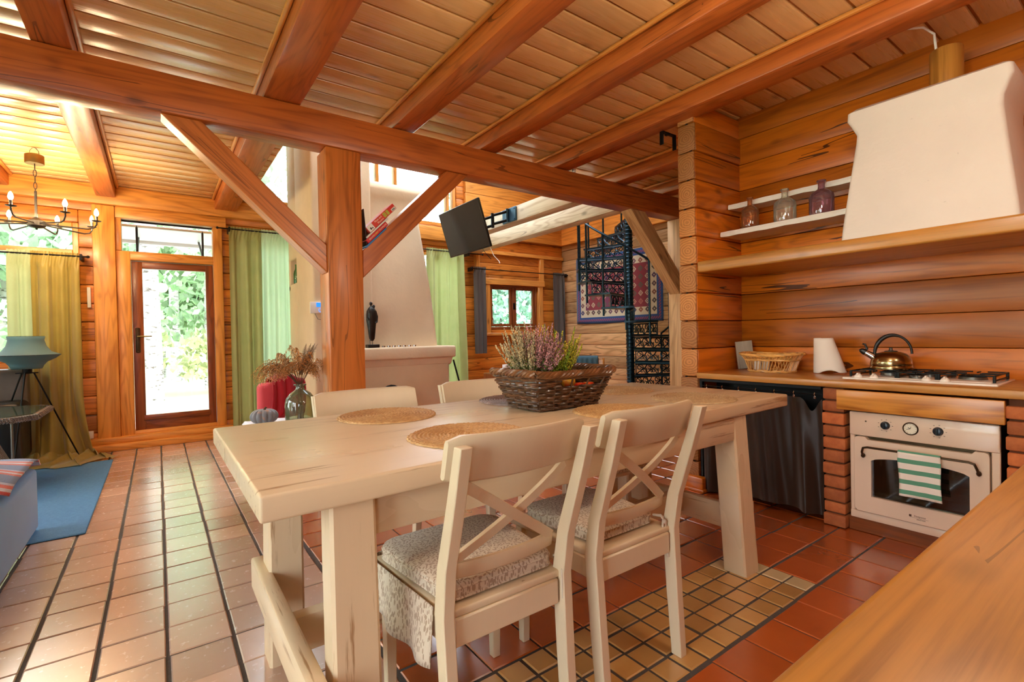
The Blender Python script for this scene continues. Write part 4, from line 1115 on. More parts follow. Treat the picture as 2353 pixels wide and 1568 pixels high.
    for q in range(12): a = q*PI/6; mb.box((3.0836, .828+.023*math.cos(a)-.001, .605+.023*math.sin(a)-.001), (3.0845, .828+.023*math.cos(a)+.001, .605+.023*math.sin(a)+.001))
    mb.build('clock_hands', M_BLACK, c)
    mb = MB(); mb.lathe([(.004, 0), (.004, .003), (.001, .004)], 10, M=TR((3.089, 1.022, .618)) @ Matrix.Rotation(-PI/2, 4, 'Y')); mb.build('indicator_light', M_BRONZE, ov)
    return ov
OVEN = kitchen()

def text(name, body, size, M, mat, parent, ext=.0004):
    cu = bpy.data.curves.new(name, 'FONT'); cu.body = body; cu.size = size; cu.align_x = 'CENTER'; cu.align_y = 'CENTER'; cu.extrude = ext; cu.resolution_u = 2
    tmp = bpy.data.objects.new('tmp_text', cu); COL.objects.link(tmp)
    me = bpy.data.meshes.new_from_object(tmp.evaluated_get(bpy.context.evaluated_depsgraph_get()))
    bpy.data.objects.remove(tmp); bpy.data.curves.remove(cu)
    off = root_loc(parent); me.transform(Matrix.Translation(-off) @ M)
    me.materials.clear(); me.materials.append(mat)
    o = bpy.data.objects.new(name, me); COL.objects.link(o); o.parent = parent; return o
# text on a plane facing -X: letters run toward -Y
FX = Matrix(((0, 0, -1, 0), (-1, 0, 0, 0), (0, 1, 0, 0), (0, 0, 0, 1)))
ink = plain('brown_print', '5A3A28', .5)
door_o = [c for c in OVEN.children if c.name.startswith('oven_door')][0]
text('brand_lettering', 'Hotpoint', .0125, TR((3.0795, .792, .165)) @ FX, ink, door_o)
text('brand_lettering', 'ARISTON', .0085, TR((3.0795, .788, .150)) @ FX, ink, door_o)
mb = MB(); mb.box((3.0790, .826, .159), (3.0802, .836, .170)); mb.box((3.0792, .758, .1566), (3.0802, .832, .1572)); mb.build('brand_mark', ink, door_o)

def towel():
    mb = MB(); y0, y1 = .700, .865; zt = .4965
    def f(u, v):
        y = y1+(y0-y1)*u+.004*math.sin(v*9+1)*(u-.5); L = .30; s = v*L
        zf = .212; 
        if s < .075: x = 3.053+.004*math.sin(u*6); z = zt-.008-(.075-s)*1.0
        elif s < .095: a = (s-.075)/.020*PI; x = 3.036+.0105*math.cos(a)+.0; z = zt-.008+.0115*math.sin(a)
        else: q = (s-.095); x = 3.0255-.004*math.sin(u*5+q*8)-.002*math.sin(u*17)*q*4; z = zt-.008-q*1.06
        return (x, y-(.010*(v-.4) if v > .4 else 0), z)
    mb.grid(f, 22, 60)
    N = NT('green_striped_linen'); tc = N.coord(rnd=False); sp = N.node('ShaderNodeSeparateXYZ', {0: tc})
    ph = N.math('FRACT', N.math('MULTIPLY_ADD', sp.outputs[2], 1/.052, .32)); k = N.math('LESS_THAN', ph, .42)
    n = N.noise(tc, 900, 2); N.bump(n, .3, .002)
    m = N.set(Base_Color=N.mix(k, lin('F0E6D8'), lin('5C9A7C')), Roughness=.9, Sheen_Weight=.2)
    o = mb.build('tea_towel', m, origin=(3.04, .78, .30)); sm = o.modifiers.new('thick', 'SOLIDIFY'); sm.thickness = .004
    tag(o, 'green and white striped tea towel hanging over the oven rail', 'towel')
    fr_ = MB()
    for k in range(30):
        y = .703-.0095+.155*k/29; fr_.tube([(3.0225, y, .286-.0005), (3.0215, y+.001, .276)], .0008, 4)
    fr_.build('fringe', cloth('towel_fringe', 'E0D4C4'), o)
towel()

# ---------------- dark curtain under the worktop on its rail
def dark_curtain():
    t = thing('cupboard_curtain', 'shiny dark brown curtain hanging under the worktop left of the oven', 'curtain', (3.10, 1.62, .02))
    mb = MB()
    def f(u, v):
        y = 1.245+.75*u; z = .715-.685*v+.02*math.sin(u*5)*v
        sag = .0
        a = .010+.018*v; x = 3.112-.020*v+a*math.sin(u*23+1.6*math.sin(u*7)+v*1.2)+.012*math.sin(u*11+v*2)+.004*math.sin(u*57+v*5)
        if u < .16: z -= .055*math.exp(-((u-.08)/.045)**2)*max(0, 1-v*3)*1.4
        return (x, y, z)
    mb.grid(f, 130, 26)
    N = NT('dark_satin'); v = N.coord(); n = N.noise(v, 300, 2)
    m = N.set(Base_Color=lin('2E1D12'), Specular_IOR_Level=.22, Roughness=.36, Sheen_Weight=.3); o = mb.build('drape', m, t)
    mb = MB(); mb.box((3.085, 1.240, .770), (3.10, 2.012, .790), .002); mb.box((3.085, 2.0, .0), (3.115, 2.02, .79), .003); mb.tube([(3.088, 1.24, .742), (3.088, 2.01, .742)], .004, 6)
    mb.build('curtain_rail', M_BLACK, t)
    for k in range(7):
        y = 1.275+.115*k; mb = MB(); mb.tube([(3.088, y, .752), (3.080, y, .742), (3.088, y, .730), (3.095, y, .738)], .003, 5); mb.box((3.083, y-.006, .715), (3.093, y+.006, .732), .002); mb.build('clip', M_CHROME, t)
    b = MB(); b.box((3.30, 1.24, .0), (3.33, 2.02, .79)); b.build('back_board', M_BLACK, t)
dark_curtain()

# ---------------- gas hob
def hob():
    t = thing('gas_hob', 'white gas hob with black grates set in the worktop', 'hob', (3.42, .86, CZ))
    x0, x1, y0, y1 = 3.20, 3.60, .525, 1.175
    mb = MB(); mb.box((x0, y0, CZ-.004), (x1, y1, CZ+.010), .008, 3); mb.box((x0+.05, y0+.03, CZ+.004), (x1-.02, y1-.03, CZ+.013), .004, 2); mb.build('hob_plate', M_ENAM, t)
    pos = [(3.47, 1.02, .050), (3.34, .865, .036), (3.49, .845, .030), (3.42, .655, .058)]
    for (x, y, r) in pos:
        mb = MB(); mb.lathe([(r, 0), (r*.95, .014), (r*.9, .016), (r*.9, .010)], 24, (x, y, CZ+.012)); b = mb.build('burner', M_GREY, t)
        mb = MB(); mb.lathe([(r*.93, .016), (r*.95, .020), (r*.7, .026), (.001, .027)], 24, (x, y, CZ+.012)); mb.build('burner_cap', M_BLACK, b)
    def grate(ya, yb):
        mb = MB(); xa, xb = x0+.075, x1-.03; zg = CZ+.046
        for (px, py) in ((xa, ya), (xa, yb), (xb, ya), (xb, yb)): mb.box((px-.006, py-.006, CZ+.010), (px+.006, py+.006, zg), .002)
        q = .0035
        for y in (ya, yb): mb.box((xa, y-q, CZ+.016), (xb, y+q, CZ+.023), .001)
        ym = (ya+yb)/2
        mb.box((xa, ya-q, zg-.007), (xb, ya+q, zg), .001); mb.box((xa, yb-q, zg-.007), (xb, yb+q, zg), .001)
        for x in (xa, (xa+xb)/2-.02, (xa+xb)/2+.02, xb):
            mb.box((x-q, ya, zg-.007), (x+q, ya+.075, zg), .001); mb.box((x-q, yb-.075, zg-.007), (x+q, yb, zg), .001)
        mb.box((xa, ym-q, zg-.007), (xa+.06, ym+q, zg), .001); mb.box((xb-.06, ym-q, zg-.007), (xb, ym+q, zg), .001)
        mb.build('grate', M_BLACK, t)
    grate(.940, 1.155); grate(.768, .930); grate(.550, .758)
    for y in (1.105, 1.03, .80, .725):
        mb = MB(); mb.lathe([(.021, 0), (.020, .006), (.012, .018), (.006, .020)], 16, (x0+.036, y, CZ+.010)); mb.box((x0+.016, y-.004, CZ+.018), (x0+.056, y+.004, CZ+.036), .003); mb.build('hob_knob', M_ENAM, t)
hob()
def kettle():
    cx, cyy = 3.455, 1.015; z = CZ+.047; t = thing('kettle', 'whistling steel kettle with black arched handle on the back left grate', 'kettle', (cx, cyy, z))
    mb = MB(); mb.lathe([(.086, 0), (.101, .003), (.103, .010), (.101, .020), (.098, .024), (.100, .028), (.097, .050), (.088, .074), (.070, .092), (.045, .101), (.030, .103)], 36, (cx, cyy, z)); mb.build('kettle_body', plain('warm_steel', 'A8946A', .20, 1.0, .1, 12), t)
    mb = MB(); mb.lathe([(.030, .103), (.032, .106), (.012, .110), (.008, .118), (.010, .124), (.004, .128)], 20, (cx, cyy, z)); mb.build('lid', M_GREY, t)
    d = Vector((-.35, .94, 0)).normalized()
    B = Vector((cx, cyy, z)); mb = MB(); a = B+d*.070+Vector((0, 0, .066)); e = B+d*.120+Vector((0, 0, .098)); mb.tube([a, e], [.021, .017], 14); mb.build('spout', M_CHROME, t)
    mb = MB(); e2 = B+d*.136+Vector((0, 0, .108)); mb.tube([e, e2], [.019, .016], 12); mb.ball(e2, .015); h = B+d*.112+Vector((0, 0, .118)); mb.tube([e+Vector((0, 0, .012)), h, h+d*.010+Vector((0, 0, .028)), h+d*.022+Vector((0, 0, .030))], [.007, .007, .006, .006], 8); mb.build('whistle', plain('black_bakelite', '15120F', .35), t)
    mb = MB(); pts = []; rs = []
    for k in range(21):
        u = k/20; an = PI*(1.02-1.05*u); pts.append(B+d*(-.010+.086*(-math.cos(PI-an)))*1+Vector((0, 0, .090+.108*max(0, math.sin(an))))); rs.append(.0065+.0055*max(0, math.sin((u-.35)*PI/.65)) if u > .35 else .0065)
    mb.tube(pts, rs, 10); mb.build('kettle_handle', plain('black_handle', '17130F', .4), t)
kettle()

# ---------------- rattan basket, paper roll, board, mat
def rattan():
    N = NT('golden_rattan'); v = N.coord(); n = N.noise(v, 40, 4, .6); m = N.set(Base_Color=N.tint(N.mix(n, lin('C88A3C'), lin('E0B46A')), .4), Roughness=.4, Coat_Weight=.2)
    t = thing('rattan_basket', 'golden open rattan basket on the worktop beside the grey board', 'basket', (3.46, 1.70, CZ)); rnd = random.Random(2)
    def ring(hx, hy, z, wob=0): 
        out = []
        for k in range(48):
            a = 2*PI*k/48; c, s = math.cos(a), math.sin(a); q = (abs(c)**4+abs(s)**4)**-.25
            out.append((3.46+hx*q*c, 1.70+hy*q*s, z+wob*math.cos(2*a)))
        return out
    b = ring(.105, .135, CZ+.008); mid = ring(.120, .158, CZ+.085); top = ring(.138, .185, CZ+.122, -.006)
    mb = MB()
    for k in range(0, 48): mb.tube([b[k], mid[(k+1) % 48], top[(k+1) % 48]], .0034, 5, t=rnd.uniform(-1, 1))
    mb.build('spindle', m, t)['kind'] = 'stuff'
    for nm, rr, r, cnt in (('base_ring', b, .006, 2), ('middle_band', mid, .004, 3), ('rim', top, .007, 3)):
        mb = MB()
        for s in range(cnt):
            pts = [(p[0]+.005*math.cos(k*1.1+s*2.1), p[1]+.005*math.sin(k*1.1+s*2.1), p[2]+.005*math.sin(k*1.1+s*2.1)) for k, p in enumerate(rr)]
            mb.tube(pts, r, 6, closed=True, t=rnd.uniform(-1, 1))
        mb.build(nm, m, t)
    mb = MB(); mb.prism([(p[0], p[1]) for p in b], CZ+.002, CZ+.008); mb.build('basket_base', m, t)
    # little packets inside
    for (x, y, c, lb) in ((3.44, 1.79, 'E4DCCC', 'pale packet standing in the rattan basket at its left'), (3.45, 1.735, 'C8B8A0', 'packet with dark print standing in the middle of the rattan basket')):
        q = MB(); q.box((x-.012, y-.024, CZ+.009), (x+.012, y+.024, CZ+.085), .004, 2); o = q.build('packet', plain('packet_'+c, c, .5, var=.25, scale=60), origin=(x, y, CZ+.008)); tag(o, lb, 'packet')
rattan()
def wrap():
    mb = MB()
    def f(u, v):
        a = math.radians(-150+300*u); r = .096-.040*v; yc = 1.365+.038*v; z = CZ+.002+.228*v
        if v < .3: z += .022*(.3-v)/.3*max(0, math.sin(a*2.2+2.2))
        return (3.535-r*.75*math.cos(a), yc+r*math.sin(a), z)
    mb.grid(f, 48, 16); o = mb.build('paper_wrap', plain('matt_white_paper', 'EDE0D0', .8), origin=(3.53, 1.38, CZ), angle=80); s = o.modifiers.new('thick', 'SOLIDIFY'); s.thickness = .003
    tag(o, 'standing sheet of white paper curled into a cone beside the kettle', 'paper')
wrap()
def board():
    mb = MB(); mb.box((-.012, -.058, 0), (.012, .058, .205), .003, 2); mb.box((-.016, .046, 0), (-.010, .060, .205), .002)
    N = NT('weathered_grey_board'); v = N.coord(); n = N.noise(N.node('ShaderNodeMapping', {'Vector': v, 'Scale': (30, 30, 3)}).outputs[0], 1, 5, .6)
    m = N.set(Base_Color=N.mix(n, lin('B8AE9A'), lin('877C6A')), Roughness=.7)
    o = mb.build('grey_board', m); o.location = (3.575, 1.945, CZ); o.rotation_euler = (-.10, 0, .75); o.location.z += .006
    tag(o, 'weathered grey board leaning in the corner of worktop and log partition', 'board')
board()
mt = matmesh('trivet', strawmat('red_brown_cord', 'B0602C', '6A2E14'), .105, 9); mt.location = (3.55, 1.245, CZ); tag(mt, 'reddish woven trivet lying between white paper and hob', 'trivet')

# ---------------- shelf, hood, bottles
mb = MB(); mb.box((3.085, -1.2, 1.535), (3.675, 2.026, 1.612), .012, 3); o = mb.build('mantel_shelf', M_OAK['Y'], origin=(3.4, .5, 1.53)); tag(o, 'thick oak shelf running the length of the kitchen under the plaster hood', 'shelf')
def hood():
    mb = MB(); secs = [(3.115, 1.145, .435, 1.612), (3.13, 1.14, .445, 1.70), (3.165, 1.115, .475, 1.95), (3.20, 1.095, .50, 2.16), (3.215, 1.098, .50, 2.21), (3.20, 1.118, .478, 2.26), (3.185, 1.132, .462, 2.29), (3.185, 1.130, .465, 2.335), (3.21, 1.11, .48, 2.352)]
    vs = []; 
    def ring(x0, ya, yb, z):
        r = .022; out = []
        for (cx, cyy, a0) in ((x0+r, ya-r, 90), (x0+r, yb+r, 180)):
            for k in range(5): a = math.radians(a0+22.5*k); out.append((cx+r*math.cos(a)+.003*math.sin(z*40+k), cyy+r*math.sin(a), z+.006*math.sin(cyy*9)))
        return [(3.676, ya, z)]+out+[(3.676, yb, z)]
    for (x0, ya, yb, z) in secs: vs += ring(x0, ya, yb, z)
    n = 12; fs = []
    for i in range(len(secs)-1):
        for j in range(n-1): fs.append((i*n+j, i*n+j+1, (i+1)*n+j+1, (i+1)*n+j))
    fs.append([(len(secs)-1)*n+j for j in range(n)]); fs.append(list(range(n))[::-1])
    mb.add(vs, fs); o = mb.build('cooker_hood', M_HOOD, origin=(3.4, .8, 1.612), angle=50); tag(o, 'white plastered cooker hood standing on the oak shelf', 'hood')
hood()
mb = MB(); mb.lathe([(.068, 0), (.070, .02), (.070, .245), (.066, .25)], 24, (3.45, .755, 2.350)); o = mb.build('wooden_flue', M_OAK['Z'], origin=(3.45, .755, 2.35)); tag(o, 'wooden cylinder rising from the top of the plaster hood', 'flue')
mb = MB(); mb.tube([(3.42, .79, 2.60), (3.42, .795, 2.66), (3.43, .80, 2.70), (3.40, .84, 2.745), (3.30, .95, 2.752)], .006, 6); o = mb.build('white_cable', M_WPLAS, origin=(3.42, .8, 2.6)); tag(o, 'white cable dropping from the ceiling to the wooden flue', 'cable')
def white_shelf(x0, y0, y1, z, lb, seed):
    mb = MB(); rnd = random.Random(seed); n = 14
    vs = []; fs = []
    for i in range(n+1):
        y = y0+(y1-y0)*i/n; e = rnd.uniform(-.004, .004); h = rnd.uniform(-.003, .003)
        vs += [(x0+e, y, z-.036+h), (x0+e-.004, y, z-.018), (x0+e+.002, y, z), (3.676, y, z), (3.676, y, z-.03)]
    for i in range(n):
        for j in range(5): fs.append((i*5+j, i*5+(j+1) % 5, (i+1)*5+(j+1) % 5, (i+1)*5+j))
    fs += [(4, 3, 2, 1, 0), tuple(n*5+j for j in range(5))]
    mb.add(vs, fs); o = mb.build('plaster_shelf', plain('chalk_white', 'EEE6DC', .7, var=.05, bump=.2), origin=(3.55, (y0+y1)/2, z-.03), angle=30); tag(o, lb, 'shelf', 'white shelves left of the hood')
white_shelf(3.50, 2.026, 1.10, 2.065, 'upper of the two white shelves on the log wall, empty', 1)
white_shelf(3.385, 2.026, 1.10, 1.848, 'lower of the two white shelves, three glass bottles standing on it', 2)
def tintglass(name, c, dens):
    N = NT(name)
    g = N.node('ShaderNodeBsdfGlossy', {'Roughness': .03, 'Color': (.9, .9, .9, 1)}); tr = N.node('ShaderNodeBsdfTransparent', {'Color': lin(c)})
    fr = N.node('ShaderNodeLayerWeight', {'Blend': .28}); k = N.math('MULTIPLY_ADD', fr.outputs['Fresnel'], .9, .06, clamp=True)
    mx = N.node('ShaderNodeMixShader', {0: k, 1: tr.outputs[0], 2: g.outputs[0]}); N.b.inputs['Base Color'].default_value = tuple(x*.8 for x in lin(c)[:3])+(1,); N.b.inputs['Roughness'].default_value = .08
    m2 = N.node('ShaderNodeMixShader', {0: .16, 1: mx.outputs[0], 2: N.b.outputs[0]}); N.link(m2.outputs[0], N.out.inputs['Surface']); return N.mat
def bottle(y, c, lb, s=1.0):
    t = tag(MB().lathe([(.060*s, 0), (.067*s, .006), (.069*s, .020), (.069*s, .115), (.062*s, .138), (.040*s, .156), (.022*s, .166), (.019*s, .178), (.019*s, .208), (.026*s, .212), (.026*s, .222), (.018*s, .224)], 28, (3.456, y, 1.8485), cap=True).build('glass_bottle', tintglass('bottle_glass_'+c, c, 1), origin=(3.456, y, 1.8485)), lb, 'bottle', 'old bottles on the white shelf')
    return t
bottle(1.838, 'E0A878', 'amber glass bottle, leftmost on the lower white shelf', .86)
bottle(1.598, 'F2EEE2', 'clear glass bottle between the amber and the violet ones')
bottle(1.372, 'D4A8B4', 'violet tinted glass bottle nearest the plaster hood', 1.02)
mb = MB(); mb.tube([(3.12, .40, 1.621), (3.12, .25, 1.621)], .008, 8); mb.tube([(3.12, .25, 1.621), (3.12, .235, 1.621)], [.006, .003], 8); o = mb.build('purple_marker', plain('purple_plastic', '8A5AC0', .4), origin=(3.12, .32, 1.613)); tag(o, 'purple marker lying on the oak shelf at the right of the hood', 'pen')
mb = MB(); mb.box((3.16, 2.30, 2.615), (3.185, 2.335, 2.632), .002); 
mb.box((3.10, 2.30, 2.624), (3.26, 2.335, 2.6315), .002); mb.box((3.10, 2.30, 2.53), (3.106, 2.335, 2.63), .002); mb.box((3.254, 2.30, 2.52), (3.26, 2.335, 2.63), .002)
o = mb.build('ceiling_hook', M_BLACK, origin=(3.18, 2.32, 2.63)); tag(o, 'black square hook under the ceiling joist beside the log partition', 'hook')
mb = MB(); mb.box((3.17, 3.345, 2.63), (3.20, 3.375, 2.665), .004); o = mb.build('small_sensor', M_WPLAS, origin=(3.185, 3.36, 2.63)); tag(o, 'tiny white cube sitting on the long beam beside a joist', 'sensor')
# ================================================================ HALL, FIREPLACE CORNER, STAIR
M_SILK = cloth('green_gold_silk', 'B49C48', '8A7634', trans=.22, rough=.42, sc=220, sheen=.4); M_SILKG = cloth('light_green_silk', 'C8CCA0', 'A8AE78', trans=.55, rough=.5, sc=220)
def curtain(name, label, x0, x1, y, z0, z1, folds, amp, mats, group=None, split=None, flare=0, tail=0, rod=None, shape=None, drop=None, cat='curtain', seed=0):
    rnd = random.Random(seed); t = thing(name, label, cat, ((x0+x1)/2, y, max(z0, 0)), group)
    hem = z1-z0; ph = [rnd.uniform(0, 6.3) for _ in range(8)]
    def surf(u, v):
        s = v*(hem+tail); w = amp*(.55+.6*min(1, v*1.5)); k = folds*2*PI
        d = w*math.sin(k*u+1.5*math.sin(4.3*u+ph[0])+ph[1]+.9*v*math.sin(ph[2]+5*u))*(.75+.35*math.sin(9*u+ph[4]))+.45*w*math.sin(k*.43*u+ph[3]+1.3*v)+.16*w*math.sin(k*2.3*u+ph[5]+2*v)
        x = x0+(x1-x0)*u+.25*w*math.cos(k*u+ph[1])
        z = z1-s; yy = y+d
        if v < .03: z += .004*math.sin(u*folds*30)
        if v < .06: yy = y+.006*math.sin(u*folds*24+v*80)+d*.45*v/.06
        if shape: x, yy, z = shape(u, v, x, yy, z)
        elif z < z0+.004: z = z0+.004
        return (x, yy, z)
    nu, nv = int(folds*30), 80
    if split:
        for nm, (ua, ub), m in (('drape', (0, split), mats[0]), ('drape_light', (split-.004, 1), mats[1])):
            mb = MB(); mb.grid(lambda u, v: surf(ua+(ub-ua)*u, v), max(12, int(nu*(ub-ua))), nv); mb.build(nm, m, t, angle=80)
    else:
        mb = MB(); mb.grid(surf, nu, nv); mb.build('drape', mats[0], t, angle=80)
    if rod:
        mb = MB(); mb.tube([(rod[0], y+.0, z1-.03), (rod[1], y, z1-.03)], .008, 8); mb.ball((rod[0], y, z1-.03), .015); mb.ball((rod[1], y, z1-.03), .015)
        for q in rod[2:]: mb.box((q-.01, y-.005, z1-.065), (q+.01, 6.64, z1-.005), .003)
        mb.build('curtain_rod', M_BLACK, t)
    return t
def heap(u, v, x, yy, z):
    # fabric longer than the drop: it swells low down and spreads in soft peaks over the floor
    if z < .75:
        q = min(1, (.75-z)/.75); yy -= .16*q*q*(1+.5*math.sin(u*19)); x += .12*q*q*(u-.35)*1.4+.02*q*math.sin(u*23)
    if z < .04:
        q = -(z-.04); yy -= q*.72*(1+.35*math.sin(u*11+1)); x += q*(.75*(u-.42))+.03*math.sin(u*30)*q*4
        z = .010+.075*math.exp(-q*4.5)*abs(math.sin(u*15+q*13))+.030*abs(math.sin(u*33+q*25))*math.exp(-q*3)
        if q < .08: z = max(z, .04-q*.3)
    return x, yy, max(z, .008)
curtain('window_curtain', 'long olive gold curtain heaped on the floor left of the glazed door', -1.12, -.62, 6.47, -.02, 2.02, 4.5, .045, [M_SILKG, M_SILK], 'green silk curtains', split=.30, tail=.42, rod=(-3.0, -.545, -.60, -1.8), shape=heap, seed=3)
curtain('window_curtain', 'green curtain between the glazed door and the plastered chimney', .69, 1.50, 6.47, .06, 2.44, 6, .038, [cloth('olive_silk', 'B4A86C', '8A9058', .5, .5), cloth('pale_green_silk', 'DCE8CC', 'C0D8B4', .7, .5)], 'green silk curtains', split=.42, rod=(.58, 1.75, .70), seed=5)
curtain('window_curtain', 'pale green curtain right of the fireplace hood', 3.18, 3.80, 6.47, .02, 2.42, 4, .045, [cloth('lime_silk', 'C8CC92', 'A0AC68', .5, .5)], 'green silk curtains', rod=(2.95, 4.15, 3.9), seed=8)
M_GREYC = cloth('grey_brown_curtain', '5A504A', '443C38', .05, .6)
curtain('grey_curtain', 'narrow grey curtain left of the small window', 4.00, 4.22, 6.50, .84, 2.20, 2, .022, [M_GREYC], 'grey curtains of the small window', rod=(3.96, 5.95, 3.98, 5.93), seed=4)
curtain('grey_curtain', 'narrow grey curtain in the corner right of the small window', 5.62, 5.88, 6.50, .84, 2.20, 2, .022, [M_GREYC], 'grey curtains of the small window', seed=9)

# ---- floor lamp
def floor_lamp():
    cx, cyy = -.955, 6.12; t = thing('floor_lamp', 'tripod floor lamp with a flared blue-grey fabric shade', 'lamp', (cx, cyy, 0))
    mb = MB(); mb.lathe([(.128, 1.185), (.124, 1.195), (.118, 1.16), (.130, 1.11), (.165, 1.055), (.232, 1.028), (.19, .995), (.135, .965), (.112, .935), (.100, .905)][1:], 32, (cx, cyy, 0), cap=False)
    m = cloth('blue_grey_shade', '84B0C0', '6A98AA', .4, .7)
    o = mb.build('lamp_shade', m, t); s = o.modifiers.new('thick', 'SOLIDIFY'); s.thickness = .002
    mb = MB()
    for z, r in ((1.195, .124), (1.028, .232), (.905, .100)): mb.tube([(cx+r*math.cos(a*PI/20), cyy+r*math.sin(a*PI/20), z) for a in range(40)], .002, 5, closed=True)
    mb.build('shade_wire', M_BLACK, t)
    mb = MB(); mb.lathe([(.03, .86), (.034, .865), (.034, .90), (.02, .935), (.012, 1.02)], 14, (cx, cyy, 0)); mb.box((cx-.075, cyy-.018, .862), (cx+.075, cyy+.018, .872), .003); mb.build('lamp_head', M_BLACK, t)
    for a in (28, 148, 262):
        ar = math.radians(a); d = Vector((math.cos(ar), math.sin(ar), 0)); mb = MB(); mb.tube([Vector((cx, cyy, .87))+d*.045, Vector((cx, cyy, .010))+d*.37], .0065, 8); mb.ball(Vector((cx, cyy, .010))+d*.37, .010); mb.build('leg', M_BLACK, t)
floor_lamp()
# ---- wicker side table with glass top on a waisted woven foot
def wicker_table():
    x1, y0, y1, z = -.745, 4.95, 5.80, .60; cx, cyy = -1.15, 5.37
    N = NT('grey_brown_wicker'); v = N.coord(); n = N.noise(v, 60, 4, .6); sp = N.node('ShaderNodeSeparateXYZ', {0: v})
    w = N.math('MULTIPLY', N.math('SINE', N.math('MULTIPLY', N.math('ADD', sp.outputs[0], sp.outputs[1]), 240)), N.math('SINE', N.math('MULTIPLY', sp.outputs[2], 300)))
    N.bump(w, .8, .006); m = N.set(Base_Color=N.mix(N.math('MULTIPLY_ADD', w, .3, N.math('MULTIPLY', n, .6), clamp=True), lin('6E5A4C'), lin('C8BEB0')), Roughness=.55)
    t = thing('wicker_table', 'wicker table with green-tinted glass top before the floor lamp', 'table', (cx, cyy, 0))
    poly = [(-1.55, y0), (-.86, y0), (x1, y0+.12), (x1, y1-.14), (-.86, y1), (-1.55, y1)]
    mb = MB(); mb.prism(poly, z-.035, z-.003); mb.build('woven_top', m, t)
    mb = MB(); rnd = random.Random(5); n = len(poly)
    for i in range(n):
        a = Vector((*poly[i], 0)); b = Vector((*poly[(i+1) % n], 0)); L = (b-a).length; k = int(L/.018); nn = Vector((b.y-a.y, a.x-b.x, 0)).normalized()
        for j in range(k):
            p = a+(b-a)*((j+.5)/k); mb.tube([p+nn*.004+Vector((0, 0, z)), p+nn*.016+Vector((0, 0, z-.012)), p+nn*.012+(b-a).normalized()*.012+Vector((0, 0, z-.034)), p+Vector((0, 0, z-.042))], .005, 5)
    mb.build('woven_edge', m, t)['kind'] = 'stuff'
    mb = MB(); mb.prism([(x*.985-.015, y) if 0 else (cx+(x-cx)*.94, cyy+(y-cyy)*.93) for x, y in poly], z-.001, z+.006); mb.build('glass_top', tintglass('green_table_glass', 'A8C8B4', 1), t)
    mb = MB(); mb.lathe([(.30, .004), (.285, .05), (.20, .22), (.135, .38), (.12, .45), (.15, .53), (.19, .562)], 40, (cx, cyy, 0), warp=lambda a, z: 1+.012*math.sin(a*40)*math.cos(z*260)); mb.build('woven_foot', m, t)
    for (x, y) in ((-.87, y0+.05), (-1.50, y0+.05), (-1.50, y1-.05)):
        mb = MB(); mb.tube([(x, y, z-.04), (x, y, .004)], .008, 8); mb.build('steel_leg', M_GREY, t)
wicker_table()
# ---- rug, sofa, blanket
def rug():
    N = NT('blue_flatweave'); v = N.coord(rnd=False); sp = N.node('ShaderNodeSeparateXYZ', {0: v}); n = N.noise(v, 60, 4, .7)
    w = N.math('SINE', N.math('MULTIPLY', sp.outputs[1], 620)); N.bump(w, .6, .003)
    return N.set(Base_Color=N.mix(N.math('MULTIPLY_ADD', w, .18, n), lin('34689A'), lin('6098C4')), Roughness=.8)
mb = MB(); mb.box((-2.1, 3.80, .001), (-.368, 6.02, .011), .004); o = mb.build('floor_rug', rug(), origin=(-1.2, 4.9, 0)); tag(o, 'blue flat woven rug on the tiled hall floor', 'rug')
def sofa():
    m = cloth('blue_upholstery', '4A94D4', '3A7CBA', 0, .85, 260, .4)
    t = thing('blue_sofa', 'blue upholstered sofa end at the left edge on the rug', 'sofa', (-1.2, 3.4, 0))
    mb = MB(); mb.box((-.80, 2.40, .015), (-.602, 4.06, .385), .03, 4)
    mb.build('arm', m, t, angle=60)
    mb = MB(); mb.box((-2.0, 2.45, .02), (-.81, 4.04, .30), .03, 3); mb.build('seat_base', m, t)
    mb = MB(); mb.box((-2.0, 2.85, .30), (-.815, 4.08, .43), .05, 4); mb.build('seat_cushion', m, t)
    mb = MB(); mb.box((-2.0, 2.30, .05), (-.81, 2.80, .75), .06, 4); mb.build('sofa_back', m, t)
    N = NT('striped_towelling'); tc = N.coord(rnd=False); sp = N.node('ShaderNodeSeparateXYZ', {0: tc})
    q = N.math('FRACT', N.math('MULTIPLY_ADD', sp.outputs[1], 4.2, .18))
    col = N.ramp(q, [(0.0, lin('5A7CB4')), (.40, lin('5A7CB4')), (.41, lin('E8502E')), (.54, lin('E8502E')), (.55, lin('E4E0EA')), (.66, lin('E4E0EA')), (.67, lin('E8502E')), (.80, lin('E8502E')), (.81, lin('C8CCE4')), (.9, lin('C8CCE4')), (.91, lin('5A7CB4'))])
    for e in [n for n in N.n if n.bl_idname == 'ShaderNodeValToRGB']: e.color_ramp.interpolation = 'CONSTANT'
    n = N.noise(tc, 160, 3, .7); N.bump(n, .8, .008); mm = N.set(Base_Color=N.mix(N.math('MULTIPLY', n, .35), col, lin('3A4A70')), Roughness=.95, Sheen_Weight=.5)
    mb = MB()
    def f(u, v):
        x = -1.55+.96*u; y = 3.30+.78*v; z = .435+.055*(1-abs(2*v-1)**3)*1+.012*math.sin(u*9+v*5)
        if u > .80: z -= (u-.80)**1.6*.55; z = max(z, .392)
        if v > .93: z -= (v-.93)*.9
        return (x, y, max(z, .392 if u > .72 else .436))
    mb.grid(f, 40, 40); o = mb.build('striped_blanket', mm, origin=(-1.1, 3.7, .43), angle=80); s = o.modifiers.new('thick', 'SOLIDIFY'); s.thickness = .010; s.offset = 1; tag(o, 'blue, red and white striped blanket folded on the blue sofa', 'blanket')
sofa()
